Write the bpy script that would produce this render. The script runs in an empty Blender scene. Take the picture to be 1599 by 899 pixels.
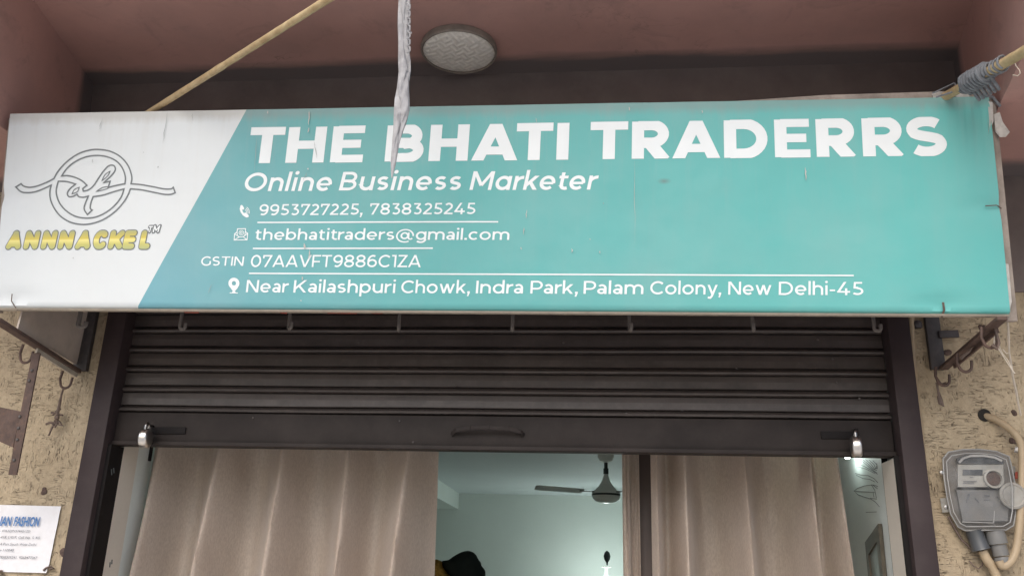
import bpy, bmesh, math, random
from mathutils import Vector, Matrix, noise
from mathutils.geometry import delaunay_2d_cdt
random.seed(7)
SC = bpy.context.scene
COL = SC.collection
R = math.radians

# ------------------------------------------------------------------ camera
# facade = plane y=0, x to the right along it, z up, the street on the -y side
IW, IH, FPX = 1599.0, 899.0, 1360.0
CAM = Vector((0.0, -2.7, 1.6))
_up = Vector((121.0, -4010.0, FPX)).normalized()
_ex = Vector((13700.0, -50.0, -FPX)).normalized()
_ex = (_ex - _up * _ex.dot(_up)).normalized()
_ey = _up.cross(_ex)
# rows of world axes expressed in (image right, image down, forward)
RW = Matrix((_ex, _ey, _up))
cd = bpy.data.cameras.new('camera')
cam = bpy.data.objects.new('camera', cd)
COL.objects.link(cam)
cd.sensor_fit = 'HORIZONTAL'
cd.sensor_width = 36.0
cd.lens = 36.0 * FPX / IW
cd.clip_start = 0.05
cd.clip_end = 500.0
_right = RW @ Vector((1, 0, 0)); _upv = RW @ Vector((0, -1, 0)); _back = RW @ Vector((0, 0, -1))
cam.matrix_world = Matrix(((_right.x, _upv.x, _back.x, CAM.x), (_right.y, _upv.y, _back.y, CAM.y),
                           (_right.z, _upv.z, _back.z, CAM.z), (0, 0, 0, 1)))
SC.camera = cam

# ------------------------------------------------------------------ light
SUN_EL, SUN_AZ = 46.0, 194.0            # high hazy sun over the street behind the camera
w = bpy.data.worlds.new('World'); SC.world = w; w.use_nodes = True
nt = w.node_tree
bg = nt.nodes['Background']
sky = nt.nodes.new('ShaderNodeTexSky')
sky.sky_type = 'NISHITA'; sky.sun_disc = False
sky.sun_elevation = R(SUN_EL); sky.sun_rotation = R(SUN_AZ)
sky.dust_density = 4.0; sky.air_density = 1.0; sky.ozone_density = 1.0
nt.links.new(sky.outputs[0], bg.inputs[0])
bg.inputs[1].default_value = 0.12
sd = bpy.data.lights.new('sun', 'SUN'); sd.energy = 1.0; sd.angle = R(65); sd.color = (0.97, 0.985, 1.0)
sun = bpy.data.objects.new('sun', sd); COL.objects.link(sun)
_d = Vector((math.sin(R(SUN_AZ)) * math.cos(R(SUN_EL)), math.cos(R(SUN_AZ)) * math.cos(R(SUN_EL)), math.sin(R(SUN_EL))))
sun.rotation_euler = (-_d).to_track_quat('-Z', 'Y').to_euler()
SC.view_settings.view_transform = 'Standard'
SC.view_settings.look = 'None'
SC.view_settings.exposure = 0.66
SC.view_settings.gamma = 1.0
SC.cycles.use_denoising = True
SC.cycles.max_bounces = 10
SC.cycles.diffuse_bounces = 6

# ------------------------------------------------------------------ helpers
def ray(px, py):
    return RW @ Vector((px - 799.5, py - 449.5, FPX))
def PY(px, py, y):
    r = ray(px, py); return CAM + r * ((y - CAM.y) / r.y)
def PX(px, py, x):
    r = ray(px, py); return CAM + r * ((x - CAM.x) / r.x)
def PZ(px, py, z):
    r = ray(px, py); return CAM + r * ((z - CAM.z) / r.z)

class MB:
    """collects shapes, builds ONE mesh object"""
    def __init__(s): s.bm = bmesh.new(); s.mi = 0
    def face(s, pts):
        vs = [s.bm.verts.new(p) for p in pts]
        try:
            f = s.bm.faces.new(vs); f.material_index = s.mi; return f
        except ValueError: return None
    def box(s, x0, x1, y0, y1, z0, z1, bev=0.0):
        t = bmesh.new()
        bmesh.ops.create_cube(t, size=1.0)
        for v in t.verts:
            v.co = Vector(((x0 + x1) / 2 + v.co.x * (x1 - x0), (y0 + y1) / 2 + v.co.y * (y1 - y0), (z0 + z1) / 2 + v.co.z * (z1 - z0)))
        s._take(t, bev); return s
    def obox(s, c, ax, ay, az, bev=0.0):
        """oriented box: centre and three half-axis vectors"""
        t = bmesh.new(); bmesh.ops.create_cube(t, size=2.0)
        c = Vector(c); ax = Vector(ax); ay = Vector(ay); az = Vector(az)
        for v in t.verts: v.co = c + ax * v.co.x + ay * v.co.y + az * v.co.z
        bmesh.ops.recalc_face_normals(t, faces=t.faces[:])
        s._take(t, bev); return s
    def _take(s, t, bev=0.0):
        if bev > 0:
            bmesh.ops.bevel(t, geom=t.edges[:], offset=bev, segments=2, affect='EDGES', profile=0.5)
        m = {}
        for v in t.verts: m[v] = s.bm.verts.new(v.co)
        for f in t.faces:
            g = s.bm.faces.new([m[v] for v in f.verts]); g.material_index = s.mi
        t.free()
    def bar(s, a, b, wx, wy, upv=(0, 0, 1), bev=0.0):
        a = Vector(a); b = Vector(b); d = (b - a); L = d.length; d.normalize()
        side = d.cross(Vector(upv)).normalized(); u2 = side.cross(d).normalized()
        return s.obox((a + b) / 2, d * L / 2, side * wx / 2, u2 * wy / 2, bev)
    def tube(s, pts, r, n=8, caps=True, jit=0.0):
        pts = [Vector(p) for p in pts]
        if not callable(r):
            rr = list(r) if isinstance(r, (list, tuple)) else [r] * len(pts)
        else: rr = [r(i / (len(pts) - 1)) for i in range(len(pts))]
        rings = []; nrm = None
        for i, p in enumerate(pts):
            t = (pts[min(i + 1, len(pts) - 1)] - pts[max(i - 1, 0)])
            if t.length < 1e-9: t = Vector((0, 0, 1))
            t.normalize()
            if nrm is None:
                nrm = t.orthogonal().normalized()
            else:
                nrm = (nrm - t * nrm.dot(t))
                nrm = nrm.normalized() if nrm.length > 1e-6 else t.orthogonal().normalized()
            bn = t.cross(nrm)
            q = 1.0 + (random.uniform(-jit, jit) if jit else 0)
            rings.append([s.bm.verts.new(p + (nrm * math.cos(2 * math.pi * k / n) + bn * math.sin(2 * math.pi * k / n)) * rr[i] * q) for k in range(n)])
        for a, b in zip(rings, rings[1:]):
            for k in range(n):
                f = s.bm.faces.new([a[k], a[(k + 1) % n], b[(k + 1) % n], b[k]]); f.material_index = s.mi
        if caps:
            for g, rev in ((rings[0], True), (rings[-1], False)):
                f = s.bm.faces.new(list(reversed(g)) if rev else g); f.material_index = s.mi
        return s
    def lathe(s, o, axis, prof, n=32, cap=True):
        """prof: list of (radius, distance along axis)"""
        o = Vector(o); axis = Vector(axis).normalized(); u = axis.orthogonal().normalized(); v = axis.cross(u)
        rings = []
        for r, t in prof:
            rings.append([s.bm.verts.new(o + axis * t + (u * math.cos(2 * math.pi * k / n) + v * math.sin(2 * math.pi * k / n)) * max(r, 1e-5)) for k in range(n)])
        for a, b in zip(rings, rings[1:]):
            for k in range(n):
                f = s.bm.faces.new([a[k], a[(k + 1) % n], b[(k + 1) % n], b[k]]); f.material_index = s.mi
        if cap:
            for g, rev in ((rings[0], True), (rings[-1], False)):
                f = s.bm.faces.new(list(reversed(g)) if rev else g); f.material_index = s.mi
        return s
    def loft(s, A, B, capA=True, capB=True):
        """two outlines of equal length joined into a solid"""
        a = [s.bm.verts.new(p) for p in A]; b = [s.bm.verts.new(p) for p in B]; n = len(a)
        for k in range(n):
            f = s.bm.faces.new([a[k], a[(k + 1) % n], b[(k + 1) % n], b[k]]); f.material_index = s.mi
        if capA: f = s.bm.faces.new(list(reversed(a))); f.material_index = s.mi
        if capB: f = s.bm.faces.new(b); f.material_index = s.mi
        return s
    def grid(s, fn, nu, nv):
        vs = [[s.bm.verts.new(fn(i / nu, j / nv)) for j in range(nv + 1)] for i in range(nu + 1)]
        for i in range(nu):
            for j in range(nv):
                f = s.bm.faces.new([vs[i][j], vs[i + 1][j], vs[i + 1][j + 1], vs[i][j + 1]]); f.material_index = s.mi
        return s
    def build(s, name, mat, parent=None, org=None, smooth=35, recalc=True):
        if recalc: bmesh.ops.recalc_face_normals(s.bm, faces=s.bm.faces[:])
        me = bpy.data.meshes.new(name)
        o = bpy.data.objects.new(name, me); COL.objects.link(o)
        if parent is not None:
            org = Vector(parent['_o']); o.parent = parent
        else:
            org = Vector(org) if org is not None else Vector((0, 0, 0)); o.location = org
        o['_o'] = tuple(org)
        for v in s.bm.verts: v.co -= org
        s.bm.to_mesh(me); s.bm.free()
        for m in (mat if isinstance(mat, (list, tuple)) else [mat]): me.materials.append(m)
        if smooth:
            me.shade_smooth(); me.set_sharp_from_angle(angle=R(smooth))
        return o

def tag(o, label=None, cat=None, group=None, kind=None):
    if label: o['label'] = label
    if cat: o['category'] = cat
    if group: o['group'] = group
    if kind: o['kind'] = kind
    return o
def thing(name, loc, label, cat, group=None):
    o = bpy.data.objects.new(name, None); COL.objects.link(o)
    o.location = loc; o.empty_display_size = 0.05; o['_o'] = tuple(loc)
    return tag(o, label, cat, group)
def copy_tree(o, parent=None):
    c = o.copy(); COL.objects.link(c); c.parent = parent
    for ch in [x for x in o.children]: copy_tree(ch, c)
    return c

# ------------------------------------------------------------------ materials
class NT:
    def __init__(s, name):
        s.m = bpy.data.materials.new(name); s.m.use_nodes = True
        s.t = s.m.node_tree; s.b = s.t.nodes['Principled BSDF']
    def n(s, ty, **kw):
        x = s.t.nodes.new(ty)
        for k, v in kw.items(): setattr(x, k, v)
        return x
    def l(s, a, b): s.t.links.new(a, b)
    def co(s, scale=(1, 1, 1), rot=(0, 0, 0), loc=(0, 0, 0), out='Object'):
        c = s.n('ShaderNodeTexCoord'); m = s.n('ShaderNodeMapping')
        m.inputs['Scale'].default_value = scale; m.inputs['Rotation'].default_value = rot; m.inputs['Location'].default_value = loc
        s.l(c.outputs[out], m.inputs[0]); return m.outputs[0]
    def noise(s, vec, scale, detail=4, rough=0.55, dist=0.0):
        x = s.n('ShaderNodeTexNoise'); s.l(vec, x.inputs['Vector'])
        x.inputs['Scale'].default_value = scale; x.inputs['Detail'].default_value = detail
        x.inputs['Roughness'].default_value = rough; x.inputs['Distortion'].default_value = dist
        return x.outputs['Fac']
    def ramp(s, f, stops):
        x = s.n('ShaderNodeValToRGB'); s.l(f, x.inputs[0]); e = x.color_ramp.elements
        while len(e) < len(stops): e.new(0.5)
        for q, (p, c) in zip(e, stops):
            q.position = p; q.color = (c, c, c, 1) if not isinstance(c, (tuple, list)) else (*c, 1)
        return x.outputs[0]
    def mix(s, f, a, b, mode='MIX'):
        x = s.n('ShaderNodeMix', data_type='RGBA', blend_type=mode)
        for i, v in ((0, f), (6, a), (7, b)):
            if isinstance(v, (int, float)): x.inputs[i].default_value = v
            elif isinstance(v, tuple): x.inputs[i].default_value = (*v, 1)
            else: s.l(v, x.inputs[i])
        return x.outputs[2]
    def math(s, op, a, b=0.0):
        x = s.n('ShaderNodeMath', operation=op)
        for i, v in ((0, a), (1, b)):
            if isinstance(v, (int, float)): x.inputs[i].default_value = v
            else: s.l(v, x.inputs[i])
        return x.outputs[0]
    def base(s, v):
        if isinstance(v, tuple): s.b.inputs['Base Color'].default_value = (*v, 1)
        else: s.l(v, s.b.inputs['Base Color'])
        return s
    def set(s, rough=None, metal=None, spec=None, **kw):
        if rough is not None:
            if isinstance(rough, (int, float)): s.b.inputs['Roughness'].default_value = rough
            else: s.l(rough, s.b.inputs['Roughness'])
        if metal is not None: s.b.inputs['Metallic'].default_value = metal
        if spec is not None: s.b.inputs['Specular IOR Level'].default_value = spec
        return s
    def bump(s, h, strength=0.3, dist=0.01):
        x = s.n('ShaderNodeBump'); x.inputs['Strength'].default_value = strength; x.inputs['Distance'].default_value = dist
        s.l(h, x.inputs['Height']); s.l(x.outputs[0], s.b.inputs['Normal']); return s

def worn(name, col, rough=0.6, var=0.18, scale=6.0, bump=0.15, metal=0.0, dust=None, dust_amt=0.25, spec=0.5, fine=90, scuff=None):
    """painted / plain surface with large mottling, fine grain and dust"""
    k = NT(name); c = k.co()
    a = k.noise(c, scale, 6, 0.6); f = k.noise(c, fine, 3, 0.6)
    lo = tuple(x * (1 - var) for x in col); hi = tuple(min(1, x * (1 + var)) for x in col)
    v = k.mix(k.ramp(a, [(0.3, 0.0), (0.7, 1.0)]), lo, hi)
    v = k.mix(k.math('MULTIPLY', f, 0.25), v, tuple(x * 0.6 for x in col))
    if dust:
        dn = k.noise(k.co(loc=(3, 7, 1)), scale * 2.3, 8, 0.7)
        v = k.mix(k.math('MULTIPLY', k.ramp(dn, [(0.45, 0.0), (0.75, 1.0)]), dust_amt), v, dust)
    if scuff:
        sn = k.noise(k.co(scale=(5, 5, 260)), 1.0, 4, 0.7); sm = k.noise(k.co(loc=(5, 2, 8)), 3.0, 5, 0.65)
        v = k.mix(k.math('MULTIPLY', k.ramp(sn, [(0.60, 0.0), (0.72, 1.0)]), k.ramp(sm, [(0.45, 0.05), (0.7, 0.8)])), v, scuff)
        dn2 = k.noise(k.co(scale=(60, 60, 2.5)), 1.0, 5, 0.7)
        v = k.mix(k.math('MULTIPLY', k.ramp(dn2, [(0.52, 0.0), (0.75, 1.0)]), 0.3), v, tuple(x * 1.6 for x in col))
    k.base(v).set(rough, metal, spec)
    h = k.math('ADD', k.math('MULTIPLY', a, 0.5), k.math('MULTIPLY', f, 0.5))
    k.bump(h, bump, 0.004)
    return k.m

def plaster_mat():
    """beige wall rendered with a trowelled, scratched 'cork' texture, dirt in the scratches"""
    k = NT('scratched_plaster')
    c = k.co()
    def lines(rot, sc, w, loc):
        m = k.co(scale=sc, rot=rot, loc=loc)
        nz = k.noise(m, 1.0, 2.0, 0.5, 0.15)
        d = k.math('ABSOLUTE', k.math('SUBTRACT', nz, 0.5))
        return k.ramp(d, [(0.0, 1.0), (w, 0.0)])
    v1 = lines((0, 0, 0), (125, 30, 17), 0.015, (1, 2, 3))
    h1 = lines((0, 0, 0), (19, 30, 125), 0.013, (5, 1, 9))
    d1 = lines((0, R(28), 0), (18, 30, 125), 0.014, (2, 8, 4))
    reg = k.noise(k.co(loc=(4, 0, 2)), 14.0, 2, 0.5)
    reg2 = k.noise(k.co(loc=(9, 3, 5)), 5.2, 2, 0.5)
    crack = k.mix(k.ramp(reg, [(0.53, 0.0), (0.55, 1.0)]), v1, h1)
    crack = k.mix(k.ramp(reg2, [(0.57, 0.0), (0.59, 1.0)]), crack, d1)
    patch = k.ramp(k.noise(k.co(loc=(2, 2, 2)), 15.0, 5, 0.65), [(0.45, 0.0), (0.60, 1.0)])
    crack = k.math('MULTIPLY', crack, patch)
    pits = k.ramp(k.noise(k.co(scale=(1, 1, 0.45)), 95.0, 2, 0.5), [(0.67, 0.0), (0.71, 1.0)])
    crack2 = k.math('MAXIMUM', crack, k.math('MULTIPLY', pits, k.ramp(k.noise(k.co(loc=(7, 1, 2)), 6.0, 3, 0.6), [(0.4, 0.1), (0.6, 1.0)])))
    big = k.noise(c, 2.6, 6, 0.6)
    base = k.mix(k.ramp(big, [(0.3, 0.0), (0.7, 1.0)]), (0.40, 0.32, 0.215), (0.52, 0.43, 0.30))
    fleck = k.noise(k.co(loc=(3, 3, 3)), 48.0, 5, 0.7)
    base = k.mix(k.ramp(fleck, [(0.35, 0.35), (0.6, 0.0)]), base, (0.20, 0.155, 0.10))
    soot = k.ramp(k.noise(k.co(scale=(1, 1, .6), loc=(1, 5, 2)), 4.5, 7, 0.7), [(0.48, 0.0), (0.72, 0.55)])
    base = k.mix(soot, base, (0.16, 0.13, 0.10))
    base = k.mix(k.math('MULTIPLY', crack2, 0.55), base, (0.10, 0.07, 0.045))
    k.base(base).set(0.82, 0, 0.3)
    fine = k.noise(c, 130.0, 3, 0.6); mid = k.noise(c, 30, 4, 0.6)
    h = k.math('ADD', k.math('MULTIPLY', fine, 0.2), k.math('MULTIPLY', mid, 0.6))
    h = k.math('SUBTRACT', h, crack2)
    k.bump(h, 1.0, 0.006)
    return k.m

M = {}
M['plaster'] = plaster_mat()
M['ceiling'] = worn('maroon_ceiling_paint', (0.33, 0.185, 0.155), 0.62, 0.1, 1.6, 0.08, dust=(0.2, 0.15, 0.14), dust_amt=0.3)
def ceiling_mat():
    k = NT('maroon_soffit_paint'); c = k.co()
    a = k.noise(c, 1.6, 6, 0.6); f = k.noise(c, 90, 3, 0.6)
    v = k.mix(k.ramp(a, [(0.3, 0.0), (0.7, 1.0)]), (0.41, 0.245, 0.215), (0.53, 0.32, 0.285))
    dn = k.noise(k.co(loc=(3, 7, 1)), 3.7, 8, 0.7)
    v = k.mix(k.math('MULTIPLY', k.ramp(dn, [(0.45, 0.0), (0.75, 1.0)]), 0.3), v, (0.26, 0.2, 0.19))
    st2 = k.noise(k.co(scale=(1, 1, 1), loc=(8, 1, 4)), 5.5, 9, 0.72, 0.8)
    v = k.mix(k.ramp(st2, [(0.54, 0.0), (0.70, 0.38)]), v, (0.20, 0.14, 0.13))
    vo = k.n('ShaderNodeTexVoronoi', feature='DISTANCE_TO_EDGE'); vo.inputs['Scale'].default_value = 2.3
    nv = k.n('ShaderNodeTexNoise'); k.l(c, nv.inputs[0]); nv.inputs['Scale'].default_value = 9; nv.inputs['Detail'].default_value = 6
    va = k.n('ShaderNodeVectorMath', operation='ADD'); vs_ = k.n('ShaderNodeVectorMath', operation='SCALE'); k.l(nv.outputs['Color'], vs_.inputs[0]); vs_.inputs['Scale'].default_value = 0.35
    k.l(c, va.inputs[0]); k.l(vs_.outputs[0], va.inputs[1]); k.l(va.outputs[0], vo.inputs['Vector'])
    ck = k.math('MULTIPLY', k.ramp(vo.outputs['Distance'], [(0.0, 1.0), (0.006, 0.0)]), k.ramp(k.noise(k.co(loc=(1, 1, 9)), 2.2, 2, 0.5), [(0.5, 0.0), (0.62, 0.55)]))
    v = k.mix(ck, v, (0.13, 0.09, 0.08))
    # the soffit turns darker and greyer beside the wall, with an uneven edge
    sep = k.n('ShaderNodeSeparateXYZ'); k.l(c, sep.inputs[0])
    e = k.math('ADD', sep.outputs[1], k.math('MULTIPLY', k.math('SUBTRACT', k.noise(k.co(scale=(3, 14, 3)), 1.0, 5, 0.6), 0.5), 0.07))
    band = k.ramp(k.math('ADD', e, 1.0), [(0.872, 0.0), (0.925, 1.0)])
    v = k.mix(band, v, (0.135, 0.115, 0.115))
    k.base(v).set(0.62, 0, 0.4).bump(k.math('ADD', a, f), 0.08, 0.004)
    return k.m
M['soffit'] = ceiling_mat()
M['upper'] = worn('brown_wall_paint', (0.15, 0.122, 0.115), 0.7, 0.22, 3.5, 0.15, dust=(0.22, 0.19, 0.17), dust_amt=0.35)
M['purple'] = worn('mauve_wall_paint', (0.30, 0.21, 0.20), 0.75, 0.1, 4, 0.25)
M['frame'] = worn('brown_steel_paint', (0.038, 0.027, 0.028), 0.6, 0.15, 5, 0.1, dust=(0.1, 0.08, 0.075), dust_amt=0.2, spec=0.25)
M['shutter'] = worn('shutter_steel_paint', (0.047, 0.036, 0.032), 0.55, 0.25, 4, 0.1, scuff=(0.14, 0.125, 0.115), dust=(0.11, 0.09, 0.08), dust_amt=0.35)
M['bead'] = worn('rubbed_bead_highlight', (0.056, 0.046, 0.042), 0.45, 0.35, 5, 0.1, scuff=(0.2, 0.185, 0.17), dust=(0.14, 0.12, 0.11), dust_amt=0.4)  # paler than the slats to draw in bead highlights; also scuffed and dusty
M['rail'] = worn('shutter_rail_paint', (0.028, 0.022, 0.020), 0.62, 0.3, 4, 0.12, dust=(0.07, 0.058, 0.052), dust_amt=0.3, spec=0.25)
M['black'] = worn('black_steel', (0.013, 0.011, 0.011), 0.65, 0.2, 12, 0.1, spec=0.15)
M['rust'] = worn('rusty_iron', (0.085, 0.055, 0.045), 0.75, 0.35, 25, 0.5, dust=(0.2, 0.11, 0.07), dust_amt=0.4)
M['iron'] = worn('dark_iron', (0.075, 0.066, 0.062), 0.6, 0.25, 25, 0.35, dust=(0.16, 0.14, 0.12), dust_amt=0.4)
M['bamboo'] = None
M['rope'] = worn('grey_cord', (0.19, 0.205, 0.225), 0.85, 0.3, 60, 0.5, dust=(0.12, 0.12, 0.13), dust_amt=0.5)
M['oldwood'] = worn('weathered_batten', (0.36, 0.31, 0.27), 0.85, 0.25, 14, 0.4, dust=(0.16, 0.13, 0.11), dust_amt=0.5)
M['flap'] = worn('grey_flex_sheet', (0.55, 0.53, 0.5), 0.6, 0.15, 30, 0.3, dust=(0.28, 0.25, 0.22), dust_amt=0.5)
M['cream'] = worn('cream_lip', (0.46, 0.41, 0.34), 0.6, 0.15, 20, 0.2, dust=(0.3, 0.25, 0.2), dust_amt=0.5)
M['jamb'] = worn('cream_jamb_paint', (0.66, 0.61, 0.53), 0.6, 0.06, 3, 0.06)
M['room'] = worn('pale_green_wall_paint', (0.68, 0.73, 0.70), 0.6, 0.04, 2, 0.05)
M['roomceil'] = worn('pale_blue_ceiling_paint', (0.70, 0.75, 0.77), 0.7, 0.03, 2, 0.04)
M['floor'] = worn('grey_floor_tile', (0.35, 0.34, 0.32), 0.4, 0.1, 4, 0.05)
M['ground'] = worn('street_concrete', (0.54, 0.52, 0.49), 0.85, 0.2, 0.7, 0.4, dust=(0.22, 0.2, 0.18), dust_amt=0.5)
M['bounce_slab'] = worn('pale_bounce_slab', (0.66, 0.63, 0.58), 0.6, 0.08, 3, 0.1, dust=(0.5, 0.46, 0.4), dust_amt=0.4)
M['white'] = worn('printed_white', (0.83, 0.88, 0.89), 0.42, 0.01, 8, 0.01, fine=12)
M['sheet'] = worn('taupe_sheet', (0.50, 0.43, 0.37), 0.7, 0.1, 8, 0.1, dust=(0.2, 0.17, 0.14), dust_amt=0.3)
M['grey_print'] = worn('printed_grey', (0.16, 0.18, 0.19), 0.45, 0.05, 8, 0.02)
M['streak'] = worn('dirt_streak', (0.33, 0.36, 0.36), 0.7, 0.1, 8, 0.02)
M['red'] = worn('faded_red', (0.42, 0.09, 0.06), 0.7, 0.2, 30, 0.1)
M['pvc'] = worn('beige_pvc', (0.40, 0.31, 0.20), 0.5, 0.12, 15, 0.1, dust=(0.3, 0.22, 0.14), dust_amt=0.45)
M['thread'] = worn('off_white_thread', (0.62, 0.56, 0.47), 0.9, 0.1, 60, 0.2)
M['wire'] = worn('rusty_wire', (0.14, 0.10, 0.08), 0.7, 0.3, 60, 0.2)
M['paper'] = worn('notice_paper', (0.78, 0.78, 0.80), 0.65, 0.03, 9, 0.15, dust=(0.6, 0.58, 0.56), dust_amt=0.4)
M['blue'] = worn('blue_ink', (0.06, 0.18, 0.42), 0.6, 0.1, 60, 0.0)
M['ink'] = worn('grey_ink', (0.12, 0.13, 0.15), 0.6, 0.1, 60, 0.0)
M['chrome'] = worn('brushed_steel', (0.72, 0.70, 0.67), 0.28, 0.06, 30, 0.05, metal=1.0)
M['brass'] = worn('shackle_steel', (0.35, 0.34, 0.33), 0.3, 0.1, 30, 0.05, metal=1.0)
M['fan'] = worn('fan_enamel', (0.85, 0.86, 0.82), 0.35, 0.05, 9, 0.02)
M['fanblade'] = worn('fan_blade_enamel', (0.72, 0.75, 0.72), 0.4, 0.08, 9, 0.02)
M['fandark'] = worn('fan_band', (0.04, 0.045, 0.045), 0.35, 0.1, 9, 0.02)
M['woodframe'] = worn('olive_wood', (0.10, 0.085, 0.06), 0.5, 0.2, 22, 0.1)
M['picture'] = worn('grey_print_glass', (0.30, 0.34, 0.32), 0.2, 0.15, 4, 0.0)
M['line'] = worn('black_marker', (0.09, 0.10, 0.10), 0.6, 0.1, 30, 0.0)
M['darkcloth'] = worn('black_green_cloth', (0.018, 0.025, 0.024), 0.95, 0.2, 12, 0.3, spec=0.1, fine=260)
M['mustard'] = worn('mustard_knit', (0.30, 0.19, 0.045), 0.95, 0.5, 60, 0.6, spec=0.1)
M['post'] = worn('dark_door_post', (0.085, 0.066, 0.06), 0.6, 0.1, 12, 0.1)
M['meter_body'] = worn('grey_meter_plastic', (0.17, 0.17, 0.165), 0.5, 0.12, 12, 0.05, dust=(0.25, 0.22, 0.18), dust_amt=0.4)
M['meter_back'] = worn('dusty_meter_back', (0.19, 0.175, 0.155), 0.6, 0.2, 14, 0.1, dust=(0.2, 0.16, 0.12), dust_amt=0.5)
M['meter_face'] = worn('pale_meter_plate', (0.42, 0.41, 0.37), 0.5, 0.12, 22, 0.05, dust=(0.28, 0.25, 0.2), dust_amt=0.5)
M['ridge'] = worn('pale_cover_edge', (0.34, 0.34, 0.33), 0.3, 0.2, 18, 0.05)
M['knob'] = worn('grey_knob', (0.33, 0.32, 0.29), 0.5, 0.15, 20, 0.1, dust=(0.2, 0.17, 0.13), dust_amt=0.5)
M['meter_dark'] = worn('meter_dark', (0.07, 0.075, 0.08), 0.35, 0.12, 22, 0.02)
M['bracket_dark'] = worn('black_bracket_paint', (0.04, 0.035, 0.037), 0.55, 0.2, 15, 0.2, dust=(0.12, 0.1, 0.09), dust_amt=0.4)
M['pipehole'] = worn('hole_dark', (0.02, 0.017, 0.014), 0.9, 0.2, 15, 0.1)

def bamboo_mat():
    k = NT('bamboo'); c = k.co(out='Object')
    a = k.noise(k.co(scale=(30, 30, 30)), 1.0, 5, 0.6); b = k.noise(k.co(), 7, 4, 0.6)
    v = k.mix(k.ramp(a, [(0.3, 0.0), (0.7, 1.0)]), (0.38, 0.27, 0.14), (0.58, 0.46, 0.27))
    v = k.mix(k.ramp(b, [(0.5, 0.0), (0.75, 0.6)]), v, (0.24, 0.16, 0.09))
    k.base(v).set(0.55, 0, 0.4).bump(a, 0.25, 0.003)
    return k.m
M['bamboo'] = bamboo_mat()

def curtain_mat():
    k = NT('taupe_curtain_satin')
    a = k.noise(k.co(scale=(220, 220, 90)), 1.0, 3, 0.6); b = k.noise(k.co(scale=(9, 9, 3)), 1.0, 5, 0.65)
    v = k.mix(k.ramp(b, [(0.3, 0.0), (0.7, 1.0)]), (0.70, 0.60, 0.515), (0.80, 0.705, 0.615))
    v = k.mix(k.math('MULTIPLY', k.ramp(a, [(0.35, 0.0), (0.65, 1.0)]), 0.5), v, (0.53, 0.44, 0.37))
    k.base(v).set(0.5, 0, 0.35)
    k.b.inputs['Sheen Weight'].default_value = 0.35
    k.b.inputs['Sheen Roughness'].default_value = 0.4
    k.bump(k.math('ADD', k.math('MULTIPLY', a, 0.25), k.math('MULTIPLY', b, 1.0)), 0.25, 0.006)
    return k.m
M['curtain'] = curtain_mat()

def cloth_mat():
    k = NT('dusty_white_cloth')
    a = k.noise(k.co(scale=(60, 60, 12)), 1.0, 4, 0.6); b = k.noise(k.co(), 14, 6, 0.7)
    v = k.mix(k.ramp(b, [(0.35, 0.0), (0.7, 1.0)]), (0.30, 0.30, 0.31), (0.50, 0.50, 0.51))
    v = k.mix(k.ramp(a, [(0.55, 0.0), (0.75, 0.5)]), v, (0.16, 0.155, 0.15))
    k.base(v).set(0.9, 0, 0.2).bump(a, 0.5, 0.004)
    return k.m
M['cloth'] = cloth_mat()

def lens_mat():
    """frosted ceiling-lamp diffuser pressed with a basket weave"""
    k = NT('woven_diffuser')
    c = k.co(scale=(34, 34, 34), rot=(0, 0, R(28)))
    ch = k.n('ShaderNodeTexChecker'); k.l(c, ch.inputs[0]); ch.inputs['Scale'].default_value = 1.0
    w1 = k.n('ShaderNodeTexWave', wave_type='BANDS', bands_direction='X'); k.l(c, w1.inputs[0]); w1.inputs['Scale'].default_value = 0.5; w1.inputs['Distortion'].default_value = 0.6
    w2 = k.n('ShaderNodeTexWave', wave_type='BANDS', bands_direction='Y'); k.l(c, w2.inputs[0]); w2.inputs['Scale'].default_value = 0.5; w2.inputs['Distortion'].default_value = 0.6
    h = k.mix(ch.outputs['Fac'], w1.outputs['Color'], w2.outputs['Color'])
    v = k.mix(h, (0.78, 0.77, 0.71), (0.92, 0.91, 0.85))
    d = k.noise(k.co(), 22, 5, 0.65)
    v = k.mix(k.ramp(d, [(0.45, 0.0), (0.75, 0.25)]), v, (0.55, 0.52, 0.45))
    k.base(v).set(0.4, 0, 0.5).bump(h, 0.4, 0.004)
    return k.m
M['diffuser'] = lens_mat()

def glass_cover():
    k = NT('clouded_polycarbonate')
    a = k.noise(k.co(), 25, 6, 0.65)
    k.base(k.mix(a, (0.16, 0.165, 0.17), (0.30, 0.31, 0.31))).set(k.ramp(a, [(0.3, 0.22), (0.7, 0.45)]), 0, 0.5)
    k.l(k.ramp(a, [(0.35, 0.08), (0.7, 0.34)]), k.b.inputs['Alpha'])
    return k.m
M['cover'] = glass_cover()
M['lamprim'] = worn('aged_lamp_rim', (0.24, 0.21, 0.18), 0.5, 0.2, 25, 0.1, dust=(0.14, 0.11, 0.09), dust_amt=0.4)
M['hook'] = worn('grey_iron', (0.13, 0.115, 0.105), 0.55, 0.25, 25, 0.35, dust=(0.2, 0.18, 0.16), dust_amt=0.4)

def emit(name, col, s):
    k = NT(name); k.base(col)
    k.b.inputs['Emission Color'].default_value = (*col, 1); k.b.inputs['Emission Strength'].default_value = s
    return k.m
M['bulb'] = emit('lit_bulb', (0.88, 1.0, 0.95), 105.0)
M['led'] = emit('lit_led', (0.85, 1.0, 0.95), 45.0)

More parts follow.
